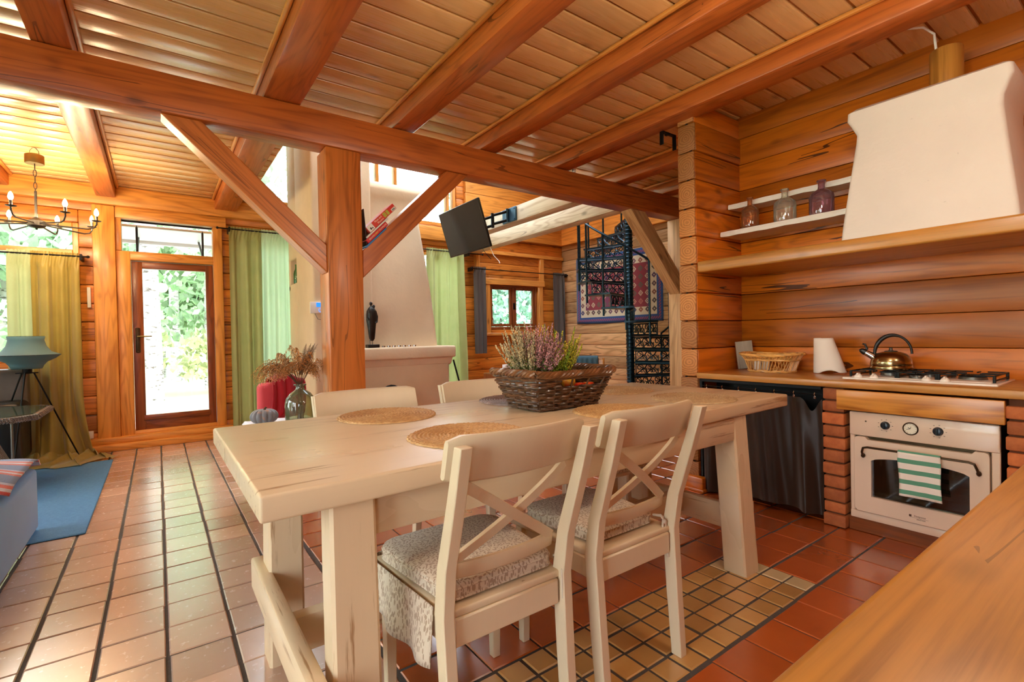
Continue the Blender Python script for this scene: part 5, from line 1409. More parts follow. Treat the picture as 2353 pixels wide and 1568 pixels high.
# ---- dark sofa below the left window
m = plain('dark_grey_leather', '2A2C30', .3, 0, .2, 12); m2 = plain('taupe_leather', '6A625C', .4, 0, .2, 10)
t = thing('dark_sofa', 'dark grey leather sofa under the left window behind the floor lamp', 'sofa', (-2.0, 6.2, 0))
mb = MB(); mb.box((-3.0, 6.28, .08), (-.98, 6.44, .90), .05, 4); mb.build('sofa_back', m2, t)
mb = MB(); mb.box((-3.0, 5.98, .08), (-1.0, 6.30, .44), .05, 4); mb.build('seat_cushion', m, t)
mb = MB(); mb.box((-1.19, 5.96, .08), (-.98, 6.42, .62), .05, 4); mb.build('arm', m, t)
for x in (-2.9, -1.08):
    mb = MB(); mb.box((x-.03, 6.1, 0), (x+.03, 6.16, .09), .004); mb.build('leg', M_BLACK, t)
# ---- dry stems at the very left edge
def stems(name, label, base, spread, mats, seed, h, n, cat='dried flowers'):
    pass
t = thing('dry_bouquet', 'sprigs of dried meadow flowers poking in at the left edge above the wicker table', 'dried flowers', (-1.28, 5.36, .61))
rnd = random.Random(31); mb = MB(); fl = MB()
for k in range(16):
    a = rnd.uniform(-.9, .9); L = rnd.uniform(.28, .46); dx, dy = math.cos(a)*L*.62, math.sin(a)*L*.5
    P = [(-1.28+dx*u, 5.36+dy*u, .80+L*(u*.72-.18*u*u)) for u in [i/6 for i in range(7)]]; mb.tube(P, .0016, 4)
    for i in range(16): u = rnd.uniform(.45, 1); j = min(5, int(u*6)); q = Vector(P[j]); bud(fl, rnd, q+Vector((rnd.uniform(-.018, .018), rnd.uniform(-.018, .018), rnd.uniform(-.015, .02))), rnd.uniform(.003, .006), rnd.uniform(-1, 1))
mb.build('stems', plain('dry_stem', '8A7448', .8), t); fl.build('flower_heads', leafmat('dry_white_flowers', 'D8C8A0', 'B08A50', .2), t)
mb = MB(); mb.lathe([(.05, 0), (.062, .01), (.066, .08), (.045, .15), (.032, .18), (.036, .20)], 20, (-1.28, 5.36, .608), cap=False); mb.build('jar', M_GREY, t)

# ---- chandelier
def chandelier():
    cx, cyy = -.795, 5.63; t = thing('chandelier', 'iron chandelier with curved arms and lit candle bulbs under the hall ceiling', 'chandelier', (cx, cyy, 2.08))
    mi = plain('grey_iron', '4A4642', .4, .7)
    mb = MB(); mb.lathe([(.060, 2.625), (.062, 2.63), (.062, 2.695), (.055, 2.70)], 26, (cx, cyy, 0)); mb.build('canopy', M_BRASS, t)
    mb = MB()
    for s in (-1, 1): mb.tube([(cx+s*.03, cyy, 2.70), (cx+s*.026, cyy, 2.735), (cx+s*.010, cyy, 2.758)], .002, 5)
    mb.build('wires', mi, t)
    for k in range(5):
        z = 2.60-.052*k; mb = MB(); pts = []
        for i in range(16):
            a = 2*PI*i/16; u = .010*math.cos(a); w = .030*math.sin(a); pts.append((cx+(u if k % 2 else 0), cyy+(0 if k % 2 else u), z+w))
        mb.tube(pts, .003, 6, closed=True); mb.build('chain_link', mi, t)
    mb = MB(); mb.tube([(cx, cyy, 2.40), (cx, cyy, 2.16)], .009, 10); mb.lathe([(.004, 2.09), (.045, 2.098), (.058, 2.11), (.058, 2.15), (.035, 2.165), (.012, 2.18)], 24, (cx, cyy, 0)); mb.ball((cx, cyy, 2.085), .008); mb.build('hub', mi, t)
    M_BULB = emit('lit_bulb', 'FFE2B8', 26.0); M_BULBOFF = plain('frosted_bulb', 'F4EEE4', .3)
    R = .40
    for i in range(8):
        a = math.radians(-12+45*i); d = Vector((math.cos(a), math.sin(a), 0)); B = Vector((cx, cyy, 0))
        mb = MB(); mb.tube([B+d*.05+Vector((0, 0, 2.128)), B+d*.18+Vector((0, 0, 2.118)), B+d*(R-.06)+Vector((0, 0, 2.108)), B+d*(R-.02)+Vector((0, 0, 2.120)), B+d*R+Vector((0, 0, 2.150)), B+d*R+Vector((0, 0, 2.178))], .0062, 8)
        arm = mb.build('arm', mi, t)
        mb = MB(); mb.lathe([(.003, 2.172), (.030, 2.178), (.034, 2.182), (.012, 2.182)], 18, (B.x+d.x*R, B.y+d.y*R, 0)); mb.build('drip_pan', mi, arm)
        mb = MB(); mb.lathe([(.010, 2.180), (.010, 2.222), (.008, 2.224)], 12, (B.x+d.x*R, B.y+d.y*R, 0)); mb.build('candle_sleeve', M_GREY, arm)
        off = (i == 1)
        mb = MB(); mb.lathe([(.007, 2.222), (.015, 2.236), (.017, 2.250), (.012, 2.272), (.003, 2.288)], 14, (B.x+d.x*R, B.y+d.y*R, 0)); mb.build('bulb', M_BULBOFF if off else M_BULB, arm)
        if not off: lamp('chandelier_bulb_light', 'POINT', (B.x+d.x*R, B.y+d.y*R, 2.258), 42.0, (1, .74, .42), .02)
chandelier()
# ---- wall bits by the door
mb = MB(); mb.box((-.575, 6.625, 1.49), (-.545, 6.655, 1.70), .004, 2); o = mb.build('thermometer', M_WPLAS, origin=(-.56, 6.64, 1.49)); tag(o, 'slim white wall unit on the logs left of the door post', 'thermometer')
mb = MB(); mb.box((-.615, 6.62, .14), (-.555, 6.652, .215), .005, 2); o = mb.build('wall_socket', M_WPLAS, origin=(-.58, 6.64, .14)); tag(o, 'white socket low on the logs beside the heaped curtain', 'socket')

# ---- side table with pumpkin and vase
t = thing('side_table', 'low side table under a white cloth behind the near end of the dining table', 'table', (.74, 3.62, 0))
mb = MB(); mb.box((.49, 3.40, .50), (.905, 3.90, .545), .006); mb.build('tabletop', M_OAK['X'], t)
for (x, y) in ((.52, 3.43), (.875, 3.43), (.52, 3.87), (.875, 3.87)):
    mb = MB(); mb.box((x-.02, y-.02, 0), (x+.02, y+.02, .50), .004); mb.build('leg', M_OAK['Z'], t)
mb = MB()
def clo(u, v):
    x = .465+.45*u; y = 3.375+.55*v; ex = max(0, .03-u, u-.97)/.03; ey = max(0, .03-v, v-.97)/.03; e = max(ex, ey)
    return (x+.004*math.sin(v*30)*(ex > 0), y+.004*math.sin(u*30)*(ey > 0), .5495-.055*e+.003*math.sin(u*14+v*9))
mb.grid(clo, 50, 50); o = mb.build('white_cloth', cloth('white_linen', 'EDEAF0', 'D8D6E0', 0, .8), origin=(.74, 3.62, .545), angle=80); tag(o, 'white cloth spread on the side table under the pumpkin', 'tablecloth')
def pumpkin():
    c = (.575, 3.68, .553); t = thing('pumpkin', 'small grey ribbed pumpkin on the white cloth beside the green vase', 'pumpkin', c)
    mb = MB(); n = 13; r = .088
    def f(u, v):
        a = 2*PI*u; e = -PI/2+PI*v; rib = 1-.13*abs(math.cos(a*n/2))**6
        q = r*rib*max(0, math.cos(e))**.72; z = .052*math.sin(e)*(1 if e < 0 else .95); z -= .018*math.exp(-(q/.022)**2)*(1 if e > 0 else -.4)
        return (c[0]+q*math.cos(a), c[1]+q*math.sin(a), c[2]+.052+z)
    mb.grid(f, 130, 22, cu=True)
    N = NT('grey_pumpkin_skin'); v = N.coord(); n1 = N.noise(v, 16, 4, .6); k = N.node('ShaderNodeMapRange', {'Value': n1, 'From Min': .58, 'From Max': .70}).outputs[0]
    mb.build('flesh', N.set(Base_Color=N.mix(N.math('MULTIPLY', k, .8), lin('7E7C80'), lin('C87A3A')), Roughness=.5), t, angle=60)
    mb = MB(); mb.tube([(c[0], c[1], c[2]+.075), (c[0]+.004, c[1], c[2]+.10), (c[0]+.014, c[1], c[2]+.112)], [.010, .007, .006], 7); mb.build('stalk', M_STEM, t)
pumpkin()
def vase():
    c = (.795, 3.62, .553); t = thing('glass_vase', 'bulbous olive green glass bottle vase holding dried plumes', 'vase', c)
    mb = MB(); mb.lathe([(.085, 0), (.098, .008), (.101, .030), (.100, .120), (.092, .160), (.066, .195), (.036, .215), (.029, .225), (.029, .243), (.040, .248), (.041, .256), (.030, .258)], 32, c, cap=False); mb.lathe([(.001, .003), (.085, .003)], 32, c, cap=False)
    mb.build('vase_glass', tintglass('olive_glass', 'C8CCA4', 1), t)
    d = thing('dried_plumes', 'spray of tan dried goldenrod and pampas plumes in the green vase', 'dried flowers', (c[0], c[1], c[2]+.01)); rnd = random.Random(12)
    st = MB(); a_ = MB(); b_ = MB(); g_ = MB()
    for k in range(30):
        if k < 16: an = rnd.uniform(PI*.80, PI*1.25)
        elif k < 22: an = rnd.uniform(-.5, .5)
        else: an = rnd.uniform(0, 2*PI)
        L = rnd.uniform(.24, .38); sp = rnd.uniform(.35, 1.05) if k < 22 else rnd.uniform(.1, .5)
        ex, ey = math.cos(an)*L*sp*.85*(1 if math.cos(an) < 0 else .62), math.sin(an)*L*sp*.6
        base = Vector((c[0]+rnd.uniform(-.02, .02), c[1]+rnd.uniform(-.02, .02), c[2]+.012)); neck = Vector((c[0]+ex*.06, c[1]+ey*.06, c[2]+.25)); P = [base, (base+neck)/2, neck]
        for i in range(1, 9): u = i/8; P.append(neck+Vector((ex*u, ey*u, L*(1.15*u-.30*u*u-.62*sp*u**3))))
        st.tube(P, .0016, 4)
        tip = P[-7:]; tgt = (a_, a_, b_)[k % 3]
        for i in range(13):
            u = .05+.95*i/12; j = min(int(u*6), 5); q = Vector(tip[j]).lerp(Vector(tip[j+1]), min(1, u*6-j))
            along = (Vector(tip[min(j+1, 6)])-Vector(tip[j])).normalized()
            for s_ in range(2):
                side = along.cross(Vector((rnd.gauss(0, 1), rnd.gauss(0, 1), rnd.gauss(0, 1)))).normalized()
                br = (side*.8+along*.6+Vector((0, 0, .25)))*rnd.uniform(.04, .085)*(1.15-.75*u)
                for w in range(15):
                    v = (w+1)/15; p = q+br*v+Vector((0, 0, -.055*v*v)); bud(tgt, rnd, p+Vector((rnd.uniform(-1, 1), rnd.uniform(-1, 1), rnd.uniform(-1, 1)))*.003, rnd.uniform(.0015, .0030), rnd.uniform(-1, 1))
    for k in range(5):
        an = rnd.uniform(-.8, 1.2); ex, ey = math.cos(an)*.10+.03, math.sin(an)*.08; q0 = Vector((c[0], c[1], c[2]+.25)); 
        for i in range(700):
            u = rnd.random(); p = q0+Vector((ex*u, ey*u, .07+.22*u)); w = .030*math.sin(PI*min(1, u*.9+.1)); d_ = Vector((rnd.gauss(0, 1), rnd.gauss(0, 1), rnd.gauss(.5, .6))).normalized()*w
            p2 = p+d_; n_ = d_.orthogonal().normalized()*.0007; g_.add([p-n_, p+n_, p2+n_*.3, p2-n_*.3], [(0, 1, 2, 3)], 0, rnd.uniform(-1, 1))
    st.build('stems', plain('brown_stem', '5A4228', .8), d); a_.build('goldenrod_heads', leafmat('tan_seed', 'E0B070', 'C08C50', .5), d); b_.build('grass_heads', leafmat('pale_seed', 'ECD0A0', 'CCA470', .5), d); g_.build('pampas_plumes', leafmat('taupe_plume', 'B8A284', '94806A', .3), d)
vase()
# ---- red armchair with a scarf
def armchair():
    c = (.90, 4.62); t = thing('red_armchair', 'coral red armchair behind the vase with a crimson throw over its back', 'chair', (c[0], c[1], 0))
    m = cloth('coral_upholstery', 'E0505A', 'C83A44', 0, .7); 
    mb = MB(); mb.box((c[0]-.19, c[1]-.22, .22), (c[0]+.17, c[1]+.24, .42), .05, 4); mb.build('seat_cushion', m, t)
    mb = MB(); mb.box((c[0]-.20, c[1]+.14, .30), (c[0]+.17, c[1]+.27, .74), .05, 4); mb.build('backrest', m, t)
    for sx in (-1, 1):
        for sy in (-1, 1): mb = MB(); mb.tube([(c[0]-.015+sx*.14, c[1]+sy*.18, .23), (c[0]-.015+sx*.16, c[1]+sy*.20, 0)], [.016, .011], 8); mb.build('leg', M_OAK['Z'], t)
    mb = MB()
    def f(u, v):
        x = c[0]-.10+.27*u+.02*math.sin(v*6); s = (v-.5)*.95; w = .012*math.sin(u*24+v*4)
        if abs(s) < .09: y = c[1]+.205+s; z = .755+.05*math.exp(-((u-.45)/.3)**2)+.012*math.cos(s*14)
        else: y = c[1]+.205+(.098 if s > 0 else -.098)+w*(1 if s > 0 else -1)+(.02 if s > 0 else -.03)*(abs(s)-.09)*2; z = .752+.05*math.exp(-((u-.45)/.3)**2)-(abs(s)-.09)*(1-.25*u)
        return (x-.06*(abs(s))*(1-u), y, z+.012*math.sin(u*5))
    mb.grid(f, 44, 44); o = mb.build('crimson_throw', cloth('crimson_wool', 'B80E20', '8A0818', 0, .85), origin=(c[0], c[1]+.2, .84), angle=80); s = o.modifiers.new('thick', 'SOLIDIFY'); s.thickness = .008; s.offset = 1
    tag(o, 'crimson red throw draped over the coral armchair back', 'blanket')
armchair()
# ---- things at the fireplace
def gbottle(x, y, lb, s=1):
    o = MB().lathe([(.020, 0), (.031, .004), (.032, .02), (.032, .115), (.026, .145), (.013, .18), (.011, .215), (.014, .218), (.014, .23), (.010, .231)], 18, (x, y, 1.781)).build('green_bottle', tintglass('bottle_green_%d' % int(x*1000), '4CC060', 1), origin=(x, y, 1.781)); tag(o, lb, 'bottle', 'green bottles in the chimney niche')
gbottle(1.352, 6.10, 'green bottle standing in the chimney niche, the nearer of two'); gbottle(1.356, 6.22, 'green bottle at the back of the chimney niche')
t = thing('thermostat', 'white wall thermostat with a glowing blue screen on the chimney', 'thermostat', (1.325, 5.29, 1.38))
mb = MB(); mb.box((1.275, 5.272, 1.385), (1.405, 5.300, 1.505), .006, 2); mb.build('housing', M_WPLAS, t)
mb = MB(); mb.box((1.335, 5.270, 1.452), (1.398, 5.2735, 1.497), .001); mb.build('screen', emit('blue_screen', '1E6AE8', 1.6), t)
mb = MB(); mb.tube([(1.375+.017*math.cos(a*PI/12), 5.271, 1.418+.017*math.sin(a*PI/12)) for a in range(24)], .0022, 6, closed=True); mb.build('dial_ring', emit('blue_ring', '3A86F0', 1.4), t)
mb = MB(); mb.tube([(1.320, 5.285, 1.386), (1.350, 5.28, 1.325), (1.400, 5.285, 1.320), (1.410, 5.30, 1.34)], .003, 6); mb.build('cable', M_GREY, t)
# carved figure on a foot
def figure():
    x, y, z = 1.905, 5.235, 1.0135; t = thing('sculpture', 'slim black carved couple on a flat foot on the fireplace mantel', 'sculpture', (x, y, z)); m = plain('ebony_carving', '17120F', .4, var=.3, bump=.2)
    mb = MB(); mb.box((x-.065, y-.045, z), (x+.065, y+.045, z+.036), .003, 1); mb.build('foot', m, t)
    for dx in (-.014, .012): mb = MB(); mb.tube([(x+dx-.012, y, z+.03), (x+dx-.012, y, z+.125)], .0035, 6); mb.build('rod', M_GREY, t)
    mb = MB(); mb.lathe([(.012, .075), (.026, .10), (.036, .20), (.047, .30), (.050, .36), (.046, .40), (.030, .432), (.014, .45), (.010, .46)], 18, (x-.005, y, z), warp=lambda a, q: 1+.18*math.cos(2*a)+.05*math.sin(3*a+q*20)); mb.ball((x-.008, y, z+.482), (.017, .017, .022), 12, 8); mb.ball((x+.020, y-.010, z+.452), (.015, .015, .019), 12, 8)
    mb.tube([(x+.035, y-.01, z+.40), (x+.050, y-.015, z+.34), (x+.046, y-.018, z+.28), (x+.02, y-.035, z+.27)], [.014, .014, .011, .009], 8); mb.tube([(x-.045, y-.01, z+.40), (x-.055, y-.015, z+.33), (x-.04, y-.03, z+.30)], [.013, .013, .009], 8)
    mb.build('couple', m, t)
figure()
for k in range(7):
    x = 2.035+.062*k; t = tag(MB().lathe([(.016, 0), (.019, .002), (.019, .017), (.0165, .017), (.0165, .011), (.001, .0115)], 14, (x, 5.25, 1.0135)).build('tealight', M_CHROME, origin=(x, 5.25, 1.0135)), 'small tealight in the row along the fireplace mantel', 'candle', 'row of tealights on the mantel')
# dark round fire guard handle and poker
t = thing('log_bucket', 'dark round iron log holder before the fireplace, its rim above the chair back', 'log holder', (2.02, 5.02, 0))
mb = MB(); pts = [(2.02+.17*math.cos(a), 5.02, .36+.24*math.sin(a)) for a in [i*PI/14 for i in range(15)]]; mb.tube(pts, .015, 8)
def dome(u, v): a = PI*u; r = .17*(.35+.65*v); return (2.02+r*math.cos(a), 5.02-.06*(1-v), .36+.24*(r/.17)*math.sin(a))
mb.grid(dome, 20, 6); mb.build('rim', M_BLACK, t)
mb = MB(); mb.lathe([(.14, 0), (.17, .02), (.18, .36), (.17, .37)], 24, (2.02, 5.02, 0)); mb.build('bucket', M_BLACK, t)
mb = MB(); mb.tube([(2.885, 5.20, .84), (2.925, 5.15, .60), (2.975, 5.08, .30), (3.01, 5.03, .0)], .011, 8); o = mb.build('poker', M_BLACK, origin=(2.97, 5.1, 0)); tag(o, 'dark iron poker leaning on the right side of the fireplace', 'poker')

# ---- books lying on the right brace
def books():
    ang = math.radians(45); ux = Vector((math.cos(ang), 0, math.sin(ang))); uz = Vector((-math.sin(ang), 0, math.cos(ang)))
    B0 = Vector((1.178, 0, 1.728))+ux*.02
    yf = 3.352
    M0 = Matrix((ux, Vector((0, 1, 0)), uz)).transposed().to_4x4()
    page = plain('book_pages', 'E8DFC8', .8, var=.1, scale=200)
    def book(lb, s0, s1, h0, h1, cov, y0=3.362, y1=3.52, extra=None, mat=None):
        o0 = B0+ux*s0+uz*h0
        t = thing('book', lb, 'book', o0+Vector((0, y0, 0)), 'books lying on the right brace')
        M = M0.copy(); M.translation = o0
        L, T = s1-s0, h1-h0
        mc = plain('book_cover_'+lb.split()[0], cov, .4)
        mb = MB(); mb.box((0, y0, 0), (L, y1, T), min(.003, T*.2), 1, M=M); mb.build('cover', mc, t)
        mb = MB(); mb.box((L*.01, y0+.006, T*.12), (L+.0005, y1+.0008, T*.88), M=M); mb.build('pages', page, t)
        return t, M, L, T, y0
    b1 = book('blue book lowest on the brace', .006, .222, .001, .013, '2E78B0')
    b2 = book('red book with pale lettering lying on the blue one', .045, .252, .014, .043, 'C81A22')
    b3 = book('white paperback between the two red books', .062, .285, .044, .056, 'DDD8CC')
    b4 = book('tall red picture book, topmost on the brace', .108, .388, .058, .103, 'D83424')
    # lettering on the spines (they face the camera, -Y)
    def spine(b, body, size, s, h, mat, nm='spine_lettering'):
        t, M, L, T, y0 = b; T2 = M @ TR((s, y0-.0004, h)) @ Matrix(((1, 0, 0, 0), (0, 0, -1, 0), (0, 1, 0, 0), (0, 0, 0, 1)))
        text(nm, body, size, T2, mat, t)
    cream = plain('spine_cream_print', 'F0E2C4', .5); yel = plain('spine_yellow_print', 'E8C84A', .5)
    spine(b2, 'BRAVO', .015, .045, .0145, cream); spine(b2, 'RABBIT 99', .015, .102, .0145, yel); spine(b2, 'COMPLETE', .014, .165, .0145, cream)
    spine(b4, 'Mum and', .019, .112, .032, cream); spine(b4, 'Phonics', .019, .120, .012, cream)
    t, M, L, T, y0 = b4
    mb = MB(); mb.box((.001, y0-.0012, .001), (.052, y0, T-.001), M=M); mb.build('white_label', plain('label_white', 'F2ECE2', .5), t)
    mb = MB(); mb.box((.160, y0-.0012, .006), (.186, y0, T-.006), M=M); mb.box((.192, y0-.0012, .006), (.214, y0, T-.006), M=M); mb.build('picture_panel', plain('picture_yellow_green', 'B8B040', .5, var=.6, scale=90), t)
    mb = MB(); mb.box((.236, y0-.0012, .003), (.274, y0, .022), M=M); mb.build('barcode_label', plain('label_cream', 'EDE6D8', .5), t)
    mb = MB(); mb.box((.018, y0-.0018, .010), (.030, y0-.001, .025), M=M); mb.box((.034, y0-.0018, .009), (.042, y0-.001, .019), M=M); mb.build('label_print', plain('label_dark', '3A2A30', .5), t)
    mb = MB()
    for i in range(9): mb.box((.241+.0031*i, y0-.0018, .006), (.2428+.0031*i, y0-.001, .017), M=M)
    mb.build('barcode', plain('barcode_grey', '4A5A4A', .5), t)
    mb = MB(); mb.box((-.004, 0, 0), (.004, .16, .25), .002, 1); o = mb.build('thin_book', plain('dark_maroon_cover', '2A0C0C', .5)); o.location = (1.204, 3.375, 1.775); o.rotation_euler = (0, -.075, 0)
    tag(o, 'thin dark book standing on edge against the square post', 'book')
books()

# ---- television on its swing arm
def tv():
    # long edges run with the beam; the screen faces the hall and leans down
    tilt = math.radians(17); x0 = 2.78
    t = thing('television', 'flat television tilted down from a bracket on the whitewashed beam', 'television', (x0+.12, 4.86, 2.30))
    n = Vector((-math.cos(tilt), 0, -math.sin(tilt))); upv = Vector((-math.sin(tilt), 0, math.cos(tilt))); al = Vector((0, -1, 0))
    yaw_ = Matrix.Rotation(math.radians(0), 3, 'Z'); n = yaw_ @ n; upv = yaw_ @ upv; al = yaw_ @ al
    c = Vector((2.855, 4.86, 2.335)); M = Matrix((al, upv, n)).transposed().to_4x4(); M.translation = c
    mb = MB(); mb.box((-.445, -.265, -.03), (.445, .265, 0), .006, 2, M=M); mb.box((-.25, -.2, -.06), (.25, .12, -.028), .01, 2, M=M); body = mb.build('casing', plain('tv_black', '0A0B0C', .35), t)
    mb = MB(); mb.box((-.437, -.247, 0), (.437, .257, .0015), M=M); mb.build('screen', plain('tv_screen', '0B0C0E', .04, Specular_IOR_Level=.45), t)
    mb = MB(); mb.box((-.10, -.2655, -.012), (.02, -.262, .0025), M=M); mb.build('logo_strip', M_GREY, t)
    mb = MB(); p = [c+n*-.06, Vector((3.06, 4.55, 2.40)), Vector((3.17, 4.72, 2.46)), Vector((3.30, 4.62, 2.50))]
    for dz in (-.05, .05): mb.tube([q+Vector((0, 0, dz)) for q in p], .016, 8)
    for q in p[1:3]: mb.tube([q+Vector((0, 0, -.075)), q+Vector((0, 0, .075))], .018, 8)
    mb.box((-.12, -.12, -.075), (.12, .12, -.055), .003, M=M); mb.build('swing_arm', M_BLACK, t)
    mb = MB(); mb.box((3.325, 4.48, 2.43), (3.349, 4.74, 2.59), .004); mb.tube([(3.31, 4.62, 2.43), (3.31, 4.62, 2.585)], .016, 8)
    for z in (2.45, 2.57):
        for y in (4.50, 4.72): mb.ball((3.323, y, z), .008)
    mb.build('wall_plate', plain('blued_steel', '3A5A70', .35, .6), t)
    mb = MB(); e = M @ Vector((.36, -.24, -.05)); mb.tube([e, e+Vector((.03, -.04, -.12)), e+Vector((.06, -.10, -.19)), e+Vector((.04, -.14, -.22))], .004, 6); mb.build('power_cable', M_WPLAS, t)
    mb = MB(); e = M @ Vector((.2, -.24, -.05)); mb.tube([e, e+Vector((.02, -.06, -.08)), e+Vector((.05, -.12, -.15))], .003, 6); mb.build('signal_cable', M_BLACK, t)
tv()
mb = MB(); mb.box((3.93, 6.50, 2.43), (4.17, 6.64, 2.55), .006); o = mb.build('junction_box', plain('pale_wood_box', 'D8B890', .5), origin=(4.05, 6.57, 2.43)); tag(o, 'pale square box on the wall below the television', 'box')

# ---- spiral stair of pierced cast iron
def spiral():
    cx, cyy = 5.10, 4.36; t = thing('spiral_stair', 'dark blue-black cast iron spiral stair with pierced scroll risers', 'staircase', (cx, cyy, 0))
    mb = MB(); mb.tube([(cx, cyy, .0), (cx, cyy, 3.2)], .050, 14)
    for k in range(60): z = .03+k*.05; mb.tube([(cx+.052*math.cos(a*PI/6), cyy+.052*math.sin(a*PI/6), z) for a in range(12)], .008, 5, closed=True)
    mb.build('column', M_IRON, t, angle=50)
    rise, R = .1765, .69
    base = math.radians(-35.9)
    rail = []
    def scroll(mb, r0, z0, s, flip, T):
        pts = []
        for i in range(16): a = i/15*3.3*PI/1.6; r = s*(1-.78*i/15); pts.append(T(r0+flip*r*math.cos(a), z0+r*math.sin(a)))
        mb.tube(pts, [.0075*(1-.3*i/15) for i in range(16)], 4, caps=False)
    for k in range(-6, 9):
        z = 1.267+rise*k
        if z < .15: continue
        phi = base-math.radians(92+24*k); hw = math.radians(17)
        d = lambda a, r: (cx+r*math.cos(a), cyy+r*math.sin(a))
        mb = MB(); pa = [d(phi+hw, .05), d(phi+hw, R)]+[d(phi+hw-(2*hw)*i/6, R) for i in range(1, 6)]+[d(phi-hw, R), d(phi-hw, .05)]
        mb.prism(pa, z-.022, z); tr_ = mb.build('tread', M_IRON, t, smooth=False)
        # riser below the leading edge: frame and scrolls
        ae = phi+hw; tang = Vector((math.cos(ae), math.sin(ae), 0))
        def T(r, h): return (cx+tang.x*r, cyy+tang.y*r, z-.022-rise+.022+h)
        mb = MB(); hh = rise-.024
        for (a0, b0, a1, b1) in ((.06, .006, R-.02, .006), (.06, hh-.012, R-.02, hh-.012), (.07, 0, .07, hh), (R-.025, 0, R-.025, hh), (.36, 0, .36, hh*.55)):
            mb.tube([T(a0, b0), T(a1, b1)], .009, 4)
        for c_ in (.14, .26, .44, .57):
            f = 1 if c_ in (.14, .44) else -1
            scroll(mb, c_-.02, hh*.62, .048, f, T); scroll(mb, c_+.045, hh*.35, .045, -f, T); scroll(mb, c_+.01, hh*.30, .026, f, T)
            mb.tube([T(c_-.07, .01), T(c_-.02, hh*.3), T(c_+.05, hh*.6), T(c_+.08, hh-.01)], .007, 4); mb.tube([T(c_+.09, .01), T(c_+.05, hh*.45), T(c_-.03, hh*.8)], .006, 4)
        mb.build('riser', M_IRON, tr_)
        mb = MB(); p = d(phi-hw*.9, R-.02); bp = []; 
        mb.tube([(p[0], p[1], z-.02-rise*.5), (p[0], p[1], z+.90)], .013, 8); 
        for q in range(18): zq = z+.03+q*.048; mb.tube([(p[0]+.013*math.cos(a*PI/4), p[1]+.013*math.sin(a*PI/4), zq+.012*a/8) for a in range(9)], .004, 4)
        mb.build('baluster', M_IRON, t)
        rail.append((p[0], p[1], z+.90))
    fine = []
    for i in range(len(rail)-1):
        a0 = math.atan2(rail[i][1]-cyy, rail[i][0]-cx); a1 = math.atan2(rail[i+1][1]-cyy, rail[i+1][0]-cx)
        while a1 > a0: a1 -= 2*PI
        for s in range(5): u = s/5; a = a0+(a1-a0)*u; fine.append((cx+(R-.02)*math.cos(a), cyy+(R-.02)*math.sin(a), rail[i][2]*(1-u)+rail[i+1][2]*u))
    fine.append(rail[-1]); mb = MB(); mb.tube(fine, .014, 8); mb.build('handrail', M_IRON, t)
spiral()

